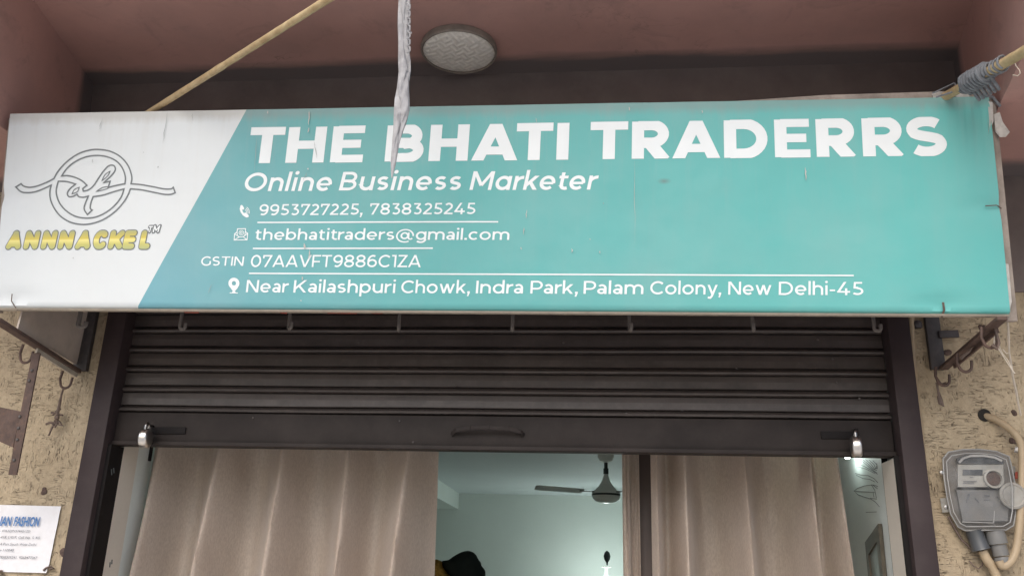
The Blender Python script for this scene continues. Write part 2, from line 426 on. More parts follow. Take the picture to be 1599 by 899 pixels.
# ------------------------------------------------------------------ stroke lettering (wide geometric sans)
def E(cx, cy, rx, ry, a0, a1, n=None):
    n = n or max(4, int(abs(a1 - a0) / 11))
    return [(cx + rx * math.cos(R(a0 + (a1 - a0) * i / n)), cy + ry * math.sin(R(a0 + (a1 - a0) * i / n))) for i in range(n + 1)]
def bez(p0, p1, p2, p3, n=8):
    return [tuple((1 - t) ** 3 * a + 3 * (1 - t) ** 2 * t * b + 3 * (1 - t) * t * t * c + t ** 3 * d for a, b, c, d in zip(p0, p1, p2, p3)) for t in [i / n for i in range(1, n)]]
XH, AS = 0.745, 1.06
def s_path(W, Ht, h):
    ry = (Ht - 2 * h) / 4; rx = W / 2 - h
    a = E(W / 2, Ht - h - ry, rx, ry, 38, 200); b = E(W / 2, h + ry, rx, ry, 20, -142)
    ta = (0.0, 1.0)
    return a + bez(a[-1], (a[-1][0] + 0.02, a[-1][1] - ry * 0.75), (b[0][0] - 0.02, b[0][1] + ry * 0.75), b[0]) + b
def glyph(ch, w, hb=0.86):
    """(ink width, strokes); a stroke = (points, weight factor, (ymin, ymax) or None)"""
    h = w / 2; hh = h * hb
    C1 = (0.0, 1.0); CX = (0.0, XH); S = []
    def st(pts, m=1.0, clip=None): S.append((pts, m, clip))
    ol = 1.13
    if ch == 'H':
        W = .88; st([(h, 0), (h, 1)]); st([(W - h, 0), (W - h, 1)]); st([(h, .5), (W - h, .5)], hb)
    elif ch == 'I': W = w; st([(h, 0), (h, 1)])
    elif ch == 'T': W = .82; st([(0, 1 - hh), (W, 1 - hh)], hb); st([(W / 2, 0), (W / 2, 1 - hh)])
    elif ch in 'EF':
        W = .70; st([(h, 0), (h, 1)]); st([(h, 1 - hh), (W - .01, 1 - hh)], hb)
        if ch == 'E': st([(h, .505), (W - .07, .505)], hb); st([(h, hh), (W, hh)], hb)
        else: st([(h, .45), (W - .07, .45)], hb)
    elif ch == 'L': W = .64; st([(h, 0), (h, 1)]); st([(h, hh), (W, hh)], hb)
    elif ch == 'N': W = .90; st([(h, 0), (h, 1)]); st([(W - h, 0), (W - h, 1)]); st([(h * .7, 1.06), (W - h * .7, -.06)], 1, C1)
    elif ch == 'M': W = 1.08; st([(h, 0), (h, 1)]); st([(W - h, 0), (W - h, 1)]); st([(h * .8, 1.04), (W / 2, .24)], .95, C1); st([(W - h * .8, 1.04), (W / 2, .24)], .95, C1)
    elif ch == 'A':
        W = 1.02; a = h * ol; s = (W / 2 - a)
        st([(a - s * .06, -.06), (W / 2 + s * .04, 1.04)], 1, C1); st([(W - a + s * .06, -.06), (W / 2 - s * .04, 1.04)], 1, C1); st([(.24, .27), (W - .24, .27)], hb)
    elif ch == 'V':
        W = 1.0; a = h * ol; s = (W / 2 - a)
        st([(a - s * .06, 1.06), (W / 2 + s * .04, -.04)], 1, C1); st([(W - a + s * .06, 1.06), (W / 2 - s * .04, -.04)], 1, C1)
    elif ch == 'K': W = .88; st([(h, 0), (h, 1)]); st([(h, .28), (W - h * 1.2 + .06, 1.06)], 1, C1); st([(.36, .56), (W - h * 1.1 + .05, -.06)], 1, C1)
    elif ch in 'PR':
        W = .80; yb = .32 if ch == 'P' else .33
        r = (1 - yb) / 2; st([(h, 0), (h, 1)]); st([(h, 1 - hh), (.42, 1 - hh)] + E(.42, yb + r, W - .42 - h, r - hh, 86, -86) + [(.42, yb + hh), (h, yb + hh)], .95)
        if ch == 'R': st([(.38, .42), (W + .02 - h * 1.25 + .04, -.06)], 1.02, C1); W += .02
    elif ch == 'B':
        W = .82; st([(h, 0), (h, 1)]); r1 = .25 - hh / 2 + .006
        st([(h, 1 - hh), (.42, 1 - hh)] + E(.42, 1 - hh - r1, W - .05 - .42 - h, r1, 86, -86) + [(.42, .51), (h, .51)], .9)
        st([(h, .51), (.44, .51)] + E(.44, (.51 + hh) / 2, W - .44 - h, (.51 - hh) / 2, 86, -86) + [(.44, hh), (h, hh)], .9)
    elif ch == 'D': W = .95; st([(h, 0), (h, 1)]); st([(h, 1 - hh), (.42, 1 - hh)] + E(.42, .5, W - .42 - h, .5 - hh, 87, -87) + [(.42, hh), (h, hh)], .95)
    elif ch == 'O': W = 1.1; st(E(W / 2, .5, W / 2 - h, .515 - h, 0, 360))
    elif ch == 'C': W = .93; st(E(.54, .5, .54 - h, .515 - h, 44, 316))
    elif ch == 'G': W = .96; st(E(.54, .5, .54 - h, .515 - h, 46, 318)); st([(W - h, .5), (W - h, .12)])
    elif ch == 'S': W = .74; st(s_path(W, 1.0, h))
    elif ch == 'Z': W = .78; st([(.03, 1 - hh), (W - .02, 1 - hh)], hb); st([(0, hh), (W, hh)], hb); st([(h * 1.1, .03), (W - h * 1.2, .97)], 1, (hh, 1 - hh))
    elif ch == '0': W = .84; st(E(W / 2, .5, W / 2 - h, .515 - h, 0, 360))
    elif ch == '1': W = .36; st([(W - h, 0), (W - h, 1)]); st([(0, 1 - hh), (W - h, 1 - hh)], hb)
    elif ch == '2': W = .72; a = E(.36, .70, .34 - h, .31 - h, 150, -38); st(a + [(h * 1.1, hh * 1.6)]); st([(0, hh), (W, hh)], hb)
    elif ch == '3': W = .73; st([(.06, 1 - hh), (.60, 1 - hh)], hb); st([(.58, 1 - hh), (.33, .60)], .92, (0, 1)); st([(.25, .585), (.36, .585)] + E(.36, .29 + hh * .3, W - .36 - h, .29 - hh * .7 , 88, -140), .95)
    elif ch == '4': W = .86; st([(.56, 1.05), (.09, .26)], 1, C1); st([(0, .25), (W, .25)], hb); st([(.60, 0), (.60, .52)])
    elif ch == '5': W = .74; st([(.12, 1 - hh), (.66, 1 - hh)], hb); st([(.12 + hh, 1 - hh), (.09 + hh, .53)], .92); st([(.09, .565), (.34, .565)] + E(.34, .29 + hh * .2, W - .34 - h, .275 - hh * .8, 88, -140), .95)
    elif ch in '69':
        W = .78; P = [E(W / 2 + .005, .33, W / 2 - h, .335 - h, 0, 360), E(.44, .5, .44 - h, .51 - h, 188, 62)]
        for p in P: st([(W - x, 1 - y) for x, y in p] if ch == '9' else p)
    elif ch == '7': W = .76; st([(0, 1 - hh), (W, 1 - hh)], hb); st([(hh, 1 - hh), (hh, .72)], hb); st([(W - h * .9 + .02, 1.0), (.22, -.05)], 1, (0, 1 - hh))
    elif ch == '8': W = .80; st(E(W / 2, .75 - h * .2, W / 2 - .04 - h, .265 - h * .82, 0, 360)); st(E(W / 2, .275, W / 2 - h, .285 - h * .9, 0, 360))
    elif ch == 'a':
        W = .60; st([(W - h, 0), (W - h, .42)]); st(E(W / 2 - .0, .43, W / 2 - h, XH + .01 - .43 - h, 0, 142)); st([(W - h, .43 - .0), (W - h, .40)])
        st(E(.27, .215, .27 - h, .225 - h, 0, 360), .95); st([(.27, .44 - hh), (W - h, .44 - hh)], .85)
    elif ch in 'αbdpqg':
        W = .76 ; rx = .38 - h; ry = XH / 2 + .012 - h
        right = ch in 'αdqg'; cx = .38 if right else W - .38
        st(E(cx, XH / 2, rx, ry, 0, 360)); x = W - h if right else h
        if ch == 'α': st([(x, 0), (x, XH)])
        elif ch in 'bd': st([(x, 0), (x, AS)])
        elif ch in 'pq': st([(x, -.28), (x, XH)])
        else: st([(x, XH), (x, 0)] + E(.38, .0, W - .38 - h, .29 - h, 0, -148))
    elif ch == 'c': W = .66; st(E(.38, XH / 2, .38 - h, XH / 2 + .012 - h, 46, 314))
    elif ch == 'o': W = .80; st(E(.4, XH / 2, .4 - h, XH / 2 + .012 - h, 0, 360))
    elif ch == 'e': W = .76; st(E(.38, XH / 2, .38 - h, XH / 2 + .012 - h, -6, 314)); st([(h, XH / 2 - .02), (W - h, XH / 2 - .02)], .8)
    elif ch in 'hnmu':
        W = .70 if ch != 'm' else 1.2; top = AS if ch == 'h' else XH
        if ch == 'u':
            W = .70; st([(W - h, 0), (W - h, XH)]); st([(h, XH), (h, .33)] + E(W / 2, .33, W / 2 - h, .34 - h, 180, 360))
        elif ch == 'm':
            st([(h, 0), (h, XH)]); q = W / 2
            for k in (0, 1):
                x0 = h + k * (q - h); x1 = x0 + q - h; st(E((x0 + x1) / 2, XH - .32, (x1 - x0) / 2, .33 - h, 180, 0) + [(x1, 0)])
        else: st([(h, 0), (h, top)]); st(E(W / 2, XH - .33, W / 2 - h, .34 - h, 180, 0) + [(W - h, 0)])
    elif ch == 'r': W = .43; st([(h, 0), (h, XH)]); st(E(.46, XH - .36, .46 - h, .365 - h, 180, 92))
    elif ch == 's': W = .57; st(s_path(W, XH, h * .95), .95)
    elif ch == 't': W = .47; st([(.17, .92), (.17, .24)] + E(.17 + .20, .24, .20, .25 - h, 180, 298)); st([(0, XH - hh), (.44, XH - hh)], hb)
    elif ch == 'i': W = w * 1.15; st([(W / 2, 0), (W / 2, XH)]); r = w * .62; S.append((E(W / 2, .99, r, r, 0, 345, 18), None, None))
    elif ch == 'l': W = w; st([(h, 0), (h, AS)])
    elif ch == 'k': W = .68; st([(h, 0), (h, AS)]); st([(h, .20), (W - h * 1.3 + .05, XH + .06)], 1, CX); st([(.28, .42), (W - h * 1.1 + .04, -.06)], 1, CX)
    elif ch == 'w':
        W = 1.12; a = h * 1.08
        for x0, x1 in ((a, .33), (W - a, W - .33)): st([(x0 - (x1 - x0) * .06, XH + .045), (x1 + (x1 - x0) * .05, -.04)], 1, CX)
        for x0, x1 in ((W / 2, .33), (W / 2, W - .33)): st([(x0 - (x1 - x0) * .05, XH + .04), (x1 + (x1 - x0) * .05, -.04)], 1, CX)
    elif ch == 'y': W = .72; a = h * 1.1; st([(a - .02, XH + .05), (W / 2 + .02, -.05)], 1, (-.0, XH)); st([(W - a + .02, XH + .05), (W / 2 - .04, -.12), (.22, -.25), (.04, -.23)], 1, (-.4, XH))
    elif ch == '@': W = 1.32; st(E(W / 2, .36, W / 2 - h * .8, .62 - h * .8, -2, 300), .75); st(E(W / 2 - .03, .37, .27 - h * .4, .28 - h * .4, 0, 360), .85); st([(.92, .66), (.92, .22)] + E(1.06, .2, .14, .14, 180, 340), .8)
    elif ch == '.': W = w * 1.2; st([(W / 2, 0), (W / 2, w * 1.1)], 1.2)
    elif ch == ',': W = w * 1.2; st([(W / 2, w * 1.1), (W / 2, 0)], 1.2); st([(W / 2 + h * .3, .03), (W / 2 - h * .7, -.22)], .75)
    elif ch == '-': W = .36; st([(0, .36), (W, .36)], hb)
    elif ch == '/': W = .4; st([(0, -.05), (W, 1.05)])
    else: W = .3
    return W, S

def clip_y(poly, lo, hi):
    for sgn, lim in ((1, lo), (-1, -hi)):
        out = []
        for i in range(len(poly)):
            a, b = poly[i - 1], poly[i]; da = sgn * a[1] - lim; db = sgn * b[1] - lim
            if (da >= 0) != (db >= 0):
                t = da / (da - db); out.append((a[0] + (b[0] - a[0]) * t, a[1] + (b[1] - a[1]) * t))
            if db >= 0: out.append(b)
        poly = out
        if len(poly) < 3: return []
    return poly
def stroke_quads(pts, wd, clip=None, rnd=False):
    P = [Vector(p) for p in pts]; closed = (P[0] - P[-1]).length < 1e-6 and len(P) > 3
    if closed: P = P[:-1]
    n = len(P); L, Rr = [], []
    for i in range(n):
        a = P[(i - 1) % n] if (closed or i > 0) else None
        b = P[(i + 1) % n] if (closed or i < n - 1) else None
        d1 = (P[i] - a).normalized() if a is not None else None
        d2 = (b - P[i]).normalized() if b is not None else None
        if d1 is None: d1 = d2
        if d2 is None: d2 = d1
        n1 = Vector((-d1.y, d1.x)); n2 = Vector((-d2.y, d2.x)); m = (n1 + n2)
        m = m.normalized() if m.length > 1e-6 else n1
        k = min(1.8, 1.0 / max(0.3, m.dot(n1)))
        L.append(P[i] + m * wd / 2 * k); Rr.append(P[i] - m * wd / 2 * k)
    qs = []
    for i in range(n if closed else n - 1):
        j = (i + 1) % n; q = [tuple(L[i]), tuple(Rr[i]), tuple(Rr[j]), tuple(L[j])]
        if clip: q = clip_y(q, *clip)
        if q: qs.append(q)
    if rnd:
        for p in (P if rnd == 'all' else (P[0], P[-1])): qs.append([(p.x + wd / 2 * math.cos(k * math.pi / 8), p.y + wd / 2 * math.sin(k * math.pi / 8)) for k in range(16)])
    return qs
def union(polys, eps=1e-5):
    vs, fs = [], []
    tri = []
    for p in polys:
        if len(p) == 4: tri += [[p[0], p[1], p[2]], [p[0], p[2], p[3]]]
        else: tri.append(p)
    for p in tri:
        k = len(vs); vs += [Vector(q) for q in p]; ar = sum(p[i - 1][0] * p[i][1] - p[i][0] * p[i - 1][1] for i in range(len(p)))
        if abs(ar) < 1e-9: vs = vs[:k]; continue
        idx = list(range(k, k + len(p))); fs.append(idx if ar > 0 else idx[::-1])
    r = delaunay_2d_cdt(vs, [], fs, 0, eps)
    V, F, OF = r[0], r[2], r[5]
    T = [[vs[i] for i in f] for f in fs]
    BB = [(min(p.x for p in t), max(p.x for p in t), min(p.y for p in t), max(p.y for p in t)) for t in T]
    def inside(c):
        for t, bb in zip(T, BB):
            if bb[0] <= c.x <= bb[1] and bb[2] <= c.y <= bb[3]:
                if all((t[i] - t[i - 1]).cross(c - t[i - 1]) >= -1e-12 for i in range(len(t))): return True
        return False
    keep = [f for f in F if inside(sum((V[i] for i in f), Vector((0, 0))) / len(f))]
    return [tuple(v) for v in V], keep
_cache = {}
def glyph_mesh(ch, w, grow=0.0, rnd=False):
    key = (ch, w, grow, rnd)
    if key not in _cache:
        W, S = glyph(ch, w); q = []
        for pts, m, clip in S:
            if m is None: q.append(pts); continue
            if grow and clip: clip = (clip[0] - grow / 2, clip[1] + grow / 2)
            q += stroke_quads(pts, w * m + grow, clip, rnd)
        _cache[key] = (W,) + (union(q) if q else ([], []))
    return _cache[key]
def layout(text, w, track=0.13):
    x = 0; out = []
    for i, ch in enumerate(text):
        if ch == ' ': x += .27 + track * .4; continue
        W = glyph(ch, w)[0]; out.append((ch, x)); x += W + track * (1.0 if ch not in '.,' else .8)
        if i + 1 < len(text) and (ch + text[i + 1]) in ('AV', 'VF', 'FT', 'AA', '7A', 'ra', 'rk', 'ZA', 'y,', 'r ', 'Pa', '72', 'te', 'ke', 'tr'):
            x -= track * .45
    last = [c for c in text if c != ' '][-1]
    return out, x - track

# ------------------------------------------------------------------ ground
g = MB(); g.face([(-60, -60, 0), (60, -60, 0), (60, -0.0, 0), (-60, -0.0, 0)])
tag(g.build('ground', M['ground'], smooth=0), kind='structure')

g = MB(); g.box(-4.2, 4.2, -1.9, -.002, .0, .10, .006)  # unseen pale slab, added to bounce light up under the sign
tag(g.build('added_bounce_slab', M['bounce_slab'], org=(0, -1, 0)), kind='structure')

# ------------------------------------------------------------------ the building
FX0, FX1 = -1.642, 0.945            # outer edges of the shutter frame
DX0, DX1 = -1.562, 0.866            # clear opening
ZC, ZL = 3.33, 2.895                # recessed soffit, lower soffits at its sides
RC = 2.62; RB = 8.0                 # room ceiling height, room depth
bld = thing('shop_building', (-0.35, 0, 0), 'maroon and beige shop building with a half open doorway under a balcony', 'building')
def boxes(name, mat, *bb):
    for q_ in bb:
        t_ = MB(); t_.box(*q_); t_.build(name, mat, bld, smooth=0)
boxes('plaster_wall', M['plaster'], (-4.2, FX0 + .004, 0, .245, 0, ZC + .2), (FX1 - .004, 1.372, 0, .12, 0, ZC + .2))
b = MB(); b.box(1.372, 4.2, -.004, .12, 0, ZC + .2); b.build('painted_wall', M['purple'], bld, smooth=0)
boxes('upper_wall', M['upper'], (FX0 - .45, FX1 + .50, -.006, .0, 2.50, ZC + .1)); boxes('lintel', M['upper'], (FX0 + .01, FX1 - .01, .006, .115, 2.53, ZC + .1))
# soffit of the balcony with lower beams left and right; the right step is a curved cove
b = MB()
YB = -.90
b.box(-2.2, 1.5, YB, .3, ZC, ZC + .12)
def step(side, top, bot):
    def fn(u, v):
        y = .02 + (YB - .02) * u
        xt, xb = top(y), bot(y)
        t = v; c = math.sin(t * math.pi / 2) ; d = 1 - math.cos(t * math.pi / 2)
        x = xt + (xb - xt) * (0.72 * t + 0.28 * d); z = ZC + .002 - (ZC + .002 - ZL) * (0.72 * t + 0.28 * c)
        return Vector((x, y, z))
    b.grid(fn, 14, 8)
    def low(u, v):
        y = .02 + (YB - .02) * u; x = bot(y); far = 4.2 * side
        return Vector((x + (far - x) * v, y, ZL))
    b.grid(low, 14, 2)
    y = YB; b.face([(bot(y), y, ZL), (4.2 * side, y, ZL), (4.2 * side, y, ZC + .12), (top(y), y, ZC + .12)])
step(1, lambda y: 1.21 + .19 * y, lambda y: 1.192 + .18 * y)
step(-1, lambda y: -1.89 - .17 * y, lambda y: -1.842 - .0 * y)
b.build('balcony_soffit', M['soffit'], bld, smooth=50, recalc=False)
# front face of the balcony and the storey above
boxes('balcony_front', M['ceiling'], (-4.2, 4.2, YB - .1, YB, ZC - .02, ZC + 1.1)); boxes('upper_storey', M['ceiling'], (-4.2, 4.2, .0, .2, ZC + .25, ZC + 3.2))
# door jambs and the room behind
boxes('door_jamb', M['jamb'], (DX0 - .06, DX0, .06, .155, 0, 2.32), (DX1 + .002, DX1 + .02, .0, .115, 0, 1.984))
b = MB(); b.box(DX1 + .003, DX1 + .02, .115, .1205, 0, 2.32); b.build('jamb_gap', M['black'], bld, smooth=0)
RX0, RX1 = -2.45, 0.885
boxes('room_wall', M['room'], (RX0 - .1, RX0, .25, RB, 0, RC), (RX1, RX1 + .1, .121, RB, 0, RC), (RX0 - .1, RX1 + .1, RB, RB + .1, 0, RC),
      (RX0, DX0 - .02, .246, .27, 0, RC), (DX0 - .06, DX0 - .001, .155, .246, 0, 2.32), (DX0 - .06, DX1 + .06, .12, .25, 2.33, RC + .15))
boxes('room_beam', M['room'], (RX0 + .002, -1.69, .9, RB - .002, 2.43, RC - .002))
b = MB(); b.box(RX0 - .1, RX1 + .1, .25, RB + .1, RC, RC + .1); b.build('room_ceiling', M['roomceil'], bld, smooth=0)
b = MB(); b.box(RX0 - .1, RX1 + .1, .0, RB + .1, -.1, .004); b.build('room_floor', M['floor'], bld, smooth=0)
# line drawing of leaves on the right-hand room wall
b = MB()
def wl(pts):
    b.tube([PX(1180 + x / 3.76, 660 + y / 3.76, RX1) for x, y in pts], .0011, 4)
wl([(718, 372), (690, 362), (640, 368), (600, 382), (578, 398), (600, 420), (640, 435), (680, 447), (705, 465), (728, 492)])
wl([(578, 398), (620, 402), (665, 405), (700, 408)]); wl([(680, 362), (700, 395), (710, 440)]); wl([(690, 365), (716, 385)])
wl([(690, 405), (695, 435)]); wl([(672, 440), (712, 446)])
wl([(585, 295), (620, 305), (660, 308), (695, 325), (718, 350)]); wl([(590, 305), (630, 325), (670, 330), (700, 345)])
for k in range(5):
    wl([(600 + k * 22, 205 + k * 4), (640 + k * 18, 235 + k * 2), (680 + k * 9, 270), (712, 292 - k * 14)])
wl([(590, 235), (640, 255), (690, 282), (716, 300)]); wl([(595, 255), (650, 270), (700, 295)])
wl([(648, 524), (710, 521)])
b.build('wall_drawing', M['line'], bld)
b = MB()
for px, py, dx, dy in ((174, 732, 1.5, 9), (177.5, 730, 1.5, 8), (172, 877, -2, 8), (175, 873, -1.5, 7)):
    b.tube([PX(px, py, DX0 + .001), PX(px + dx * .3, py + dy, DX0 + .001)], .0018, 5)
b.build('jamb_chip', M['line'], bld)
b = MB(); b.box(DX0 - .0, DX0 + .008, 0.225, .237, 1.968, 2.05, .002); b.build('curtain_holdback', M['black'], bld)

# ------------------------------------------------------------------ signboard
A0 = PY(-12, 480, -.38); A1 = PY(1578, 490, -.38); A2 = PY(15, 178, -.48)
U = A1 - A0; SW = U.length; U.normalize()
V = A2 - A0; V = V - U * V.dot(U); SH = V.length; V.normalize()
NRM = U.cross(V)                       # towards the wall or the street
if NRM.y > 0: NRM = -NRM
def SUV(px, py):
    r = ray(px, py); t = (A0 - CAM).dot(NRM) / r.dot(NRM); p = CAM + r * t - A0
    return p.dot(U), p.dot(V)
def SP(u, v, d=0.0): return A0 + U * u + V * v + NRM * d
SK = -.0155 / SH                        # the board is a little out of square
def SQ(u, v, d=0.0): return SP(u + SK * v, v, d)
sign = thing('signboard', tuple(SP(SW / 2, 0)), 'long teal and white shop signboard with white lettering, tilted out over the shutter', 'signboard')

def face_mat(teal):
    k = NT('printed_teal' if teal else 'printed_board_white')
    uv = k.n('ShaderNodeUVMap'); sep = k.n('ShaderNodeSeparateXYZ'); k.l(uv.outputs[0], sep.inputs[0])
    if teal:
        mixu = k.math('ADD', k.math('MULTIPLY', sep.outputs[0], 0.9), k.math('MULTIPLY', sep.outputs[1], 0.1))
        col = k.ramp(mixu, [(0.12, (0.158, 0.383, 0.463)), (0.24, (0.145, 0.383, 0.422)), (0.42, (0.118, 0.396, 0.393)), (0.7, (0.124, 0.440, 0.422)), (1.0, (0.128, 0.476, 0.447))])
    else:
        col = k.mix(0.0, (0.675, 0.72, 0.735), (0.68, 0.68, 0.68))
    mp = k.n('ShaderNodeMapping'); k.l(uv.outputs[0], mp.inputs[0]); mp.inputs['Scale'].default_value = (85, 1.6, 1)
    st = k.noise(mp.outputs[0], 1.0, 5, 0.65)
    up = k.ramp(sep.outputs[1], [(0.1, 0.15), (1.0, 1.0)])
    col = k.mix(k.math('MULTIPLY', k.math('MULTIPLY', k.ramp(st, [(0.5, 0.0), (0.8, 1.0)]), up), 0.22), col, (0.36, 0.40, 0.40) if teal else (0.55, 0.54, 0.49))
    bl = k.noise(k.co(), 3.2, 6, 0.6)
    col = k.mix(k.math('MULTIPLY', k.ramp(bl, [(0.42, 0.0), (0.75, 1.0)]), 0.16), col, (0.42, 0.47, 0.46) if teal else (0.66, 0.66, 0.62))
    # grime along the top edge and the bottom fold
    ed = k.ramp(k.math('ADD', sep.outputs[1], k.math('MULTIPLY', st, 0.05)), [(0.96, 0.0), (1.06, 0.5)])
    col = k.mix(ed, col, (0.25, 0.27, 0.26) if teal else (0.45, 0.43, 0.38))
    # a grey smudge
    if teal:
        su, sv = SUV(1037, 283)
        vm = k.n('ShaderNodeVectorMath', operation='SUBTRACT'); k.l(uv.outputs[0], vm.inputs[0]); vm.inputs[1].default_value = (su / SW, sv / SH, 0)
        mp2 = k.n('ShaderNodeMapping'); k.l(vm.outputs[0], mp2.inputs[0]); mp2.inputs['Scale'].default_value = (SW, SH, 1)
        mp3 = k.n('ShaderNodeMapping'); k.l(mp2.outputs[0], mp3.inputs[0]); mp3.inputs['Rotation'].default_value = (0, 0, R(-35)); mp3.inputs['Scale'].default_value = (1, 2.1, 1)
        ln = k.n('ShaderNodeVectorMath', operation='LENGTH'); k.l(mp3.outputs[0], ln.inputs[0])
        col = k.mix(k.ramp(ln.outputs['Value'], [(0.0, 0.75), (0.021, 0.0)]), col, (0.16, 0.20, 0.19))
        fi = k.n('ShaderNodeTexNoise'); k.l(uv.outputs[0], fi.inputs[0]); fi.inputs['Scale'].default_value = 5
    k.base(col).set(0.38, 0, 0.4)
    mpb = k.n('ShaderNodeMapping'); k.l(uv.outputs[0], mpb.inputs[0]); mpb.inputs['Scale'].default_value = (16, 1.2, 1)
    wv = k.noise(mpb.outputs[0], 1.0, 3, 0.5); fl = k.noise(k.co(), 5, 3, 0.5)
    hs = k.math('ADD', k.math('MULTIPLY', wv, 0.5), fl)
    k.bump(hs, 0.34, 0.02)
    return k.m
M['teal'] = face_mat(True); M['board_white'] = face_mat(False)
# flexible face sheet: a fine grid that dimples at the wire ties
TIES = [SUV(1472, 474), SUV(20, 464), SUV(1552, 322), SUV(2, 306)]
def dim(u, v):
    d = 0.0
    for tu, tv in TIES:
        q = math.hypot((u - tu) / .075, (v - tv) / .022); d -= .0075 * math.exp(-q * q)
    if v < .0065: d -= (.0065 - v) * 1.3
    d += .0022 * noise.noise((u * 2.2, v * 3.0, 1.7)) + .0014 * noise.noise((u * 9, v * 1.2, 4.1))
    d += .0011 * math.sin(u * 2 * math.pi / .021) * math.exp(-((u - SW + .06) / .07) ** 2 - ((v - SH + .05) / .10) ** 2)
    return d
s0u, s0v = SUV(383, 175); s1u, s1v = SUV(218, 474)
def split_u(v): return s1u + (s0u - s1u) * (v - s1v) / (s0v - s1v)
bm = MB(); NU, NV = 420, 46
uvs = {}
for part, mi in ((0, 0), (1, 1)):
    n = int(NU * (0.25 if part == 0 else 0.75)); vs = []
    for j in range(NV + 1):
        v = [0, .003, .0065][j] if j < 3 else .0065 + (SH - .0065) * (j - 2) / (NV - 2)
        su = split_u(v); row = []
        for i in range(n + 1):
            t = i / n; lo, hi = SK * v, SW + SK * v; u = lo + (su - lo) * t if part == 0 else su + (hi - su) * t
            x = bm.bm.verts.new(SP(u, v, dim(u, v))); uvs[x] = (u / SW, v / SH); row.append(x)
        vs.append(row)
    for j in range(NV):
        for i in range(n):
            f = bm.bm.faces.new([vs[j][i], vs[j][i + 1], vs[j + 1][i + 1], vs[j + 1][i]]); f.material_index = mi
lay = bm.bm.loops.layers.uv.new('UVMap')
for f in bm.bm.faces:
    for lp in f.loops: lp[lay].uv = uvs[lp.vert]
face = bm.build('printed_face', [M['board_white'], M['teal']], sign, smooth=60, recalc=False)
# edge folds of the sheet and the lip below it
b = MB()
b.loft([SQ(0, 0.003, -.011), SQ(SW, 0.003, -.011), SQ(SW, SH, -.006), SQ(0, SH, -.006)], [SQ(.002, .005, -.026), SQ(SW - .002, .005, -.026), SQ(SW - .002, SH - .002, -.026), SQ(.002, SH - .002, -.026)])
b.build('board_back', M['oldwood'], sign, smooth=0)
b = MB(); nseg = 40
for k in range(nseg):
    u0, u1 = SW * k / nseg, SW * (k + 1) / nseg
    q = [SP(u0, -.0005, -.002), SP(u1, -.0005, -.002), SP(u1, -.0056, -.006), SP(u0, -.0056, -.006)]
    b.loft(q, [p - NRM * .03 for p in q])
b.build('bottom_lip', M['cream'], sign, smooth=0)
# frame of old battens standing a little proud of the sheet at left, right and upper right
b = MB()
b.obox(SQ(-.006, SH / 2 - .01, -.03), U * .012, (V + U * SK) * (SH / 2 + .002), NRM * .012, .002)
b.obox(SQ(SW + .010, SH / 2 - .005, -.03), U * .015, (V + U * SK) * (SH / 2 + .012), NRM * .013, .002)
u1 = SUV(1150, 160)[0]
b.loft([SP(u1 - .45, SH - .01, -.016), SQ(SW + .012, SH - .01, -.016), SQ(SW + .012, SH + .026, -.018), SP(u1 + .25, SH + .020, -.018), SP(u1, SH + .006, -.016)],
       [SP(u1 - .45, SH - .01, -.045), SQ(SW + .012, SH - .01, -.045), SQ(SW + .012, SH + .026, -.047), SP(u1 + .25, SH + .020, -.047), SP(u1, SH + .006, -.045)])
b.obox(SP(SW / 2, SH - .03, -.05), U * SW / 2, V * .015, NRM * .012); b.obox(SP(SW / 2, .02, -.05), U * SW / 2, V * .015, NRM * .012)
b.build('batten_frame', M['oldwood'], sign, smooth=30)
# torn flaps of an older sheet at the right edge, red scraps below
b = MB()
def flap(pts, d0, d1):
    n = len(pts); q = [SP(*SUV(x, y), d0 + (d1 - d0) * (i % 2)) for i, (x, y) in enumerate(pts)]
    t_ = MB(); t_.loft(q, [p - NRM * .0025 for p in q]); t_.build('torn_flap', M['flap'], sign, smooth=40)
flap([(1553, 178), (1560, 176), (1567, 190), (1576, 207), (1572, 213), (1561, 215), (1556, 205), (1552, 190)], -.004, .004)
flap([(1541, 158), (1549, 160), (1551, 172), (1551, 190), (1549, 196), (1547, 186), (1545, 215), (1543, 205)], -.001, .003)
flap([(1570, 410), (1576, 412), (1579, 440), (1581, 470), (1579, 482), (1573, 470)], -.006, -.004)
flap([(1456, 146), (1464, 142), (1477, 143), (1476, 150), (1468, 153), (1458, 152)], -.004, -.002)
flap([(1490, 146), (1505, 143), (1516, 145), (1513, 152), (1503, 153), (1494, 151)], -.004, -.002)
flap([(1070, 164), (1110, 158), (1153, 157), (1150, 162), (1110, 164), (1085, 165)], -.006, -.004)
for x0, x1, yy in ((284, 312, 487), (434, 450, 488), (507, 560, 488), (575, 600, 488)):
    q = [PY(x0, yy - 3, -.352), PY(x1, yy - 3, -.352), PY(x1 - 3, yy + 1.2, -.352), PY(x0 + 4, yy + 0.6, -.352)]
    t_ = MB(); t_.loft(q, [p + Vector((0, .004, 0)) for p in q]); t_.build('red_scrap', M['red'], sign, smooth=0)
b = MB()
def tie(p0, p1, p2):
    b = MB(); b.tube([SP(*SUV(*p), .003) for p in (p0, p1)] + [SP(*SUV(*p2), -.01)], .0016, 5); b.build('wire_tie', M['wire'], sign)
tie((1471, 472), (1473, 484), (1472, 494)); tie((1473, 472), (1474.5, 484), (1474, 494)); tie((20, 459), (19, 470), (24, 484)); tie((1538, 322), (1556, 321), (1566, 324)); tie((0, 306.5), (-6, 307), (-12, 306)); tie((2, 306.5), (-2, 307), (-8, 309))

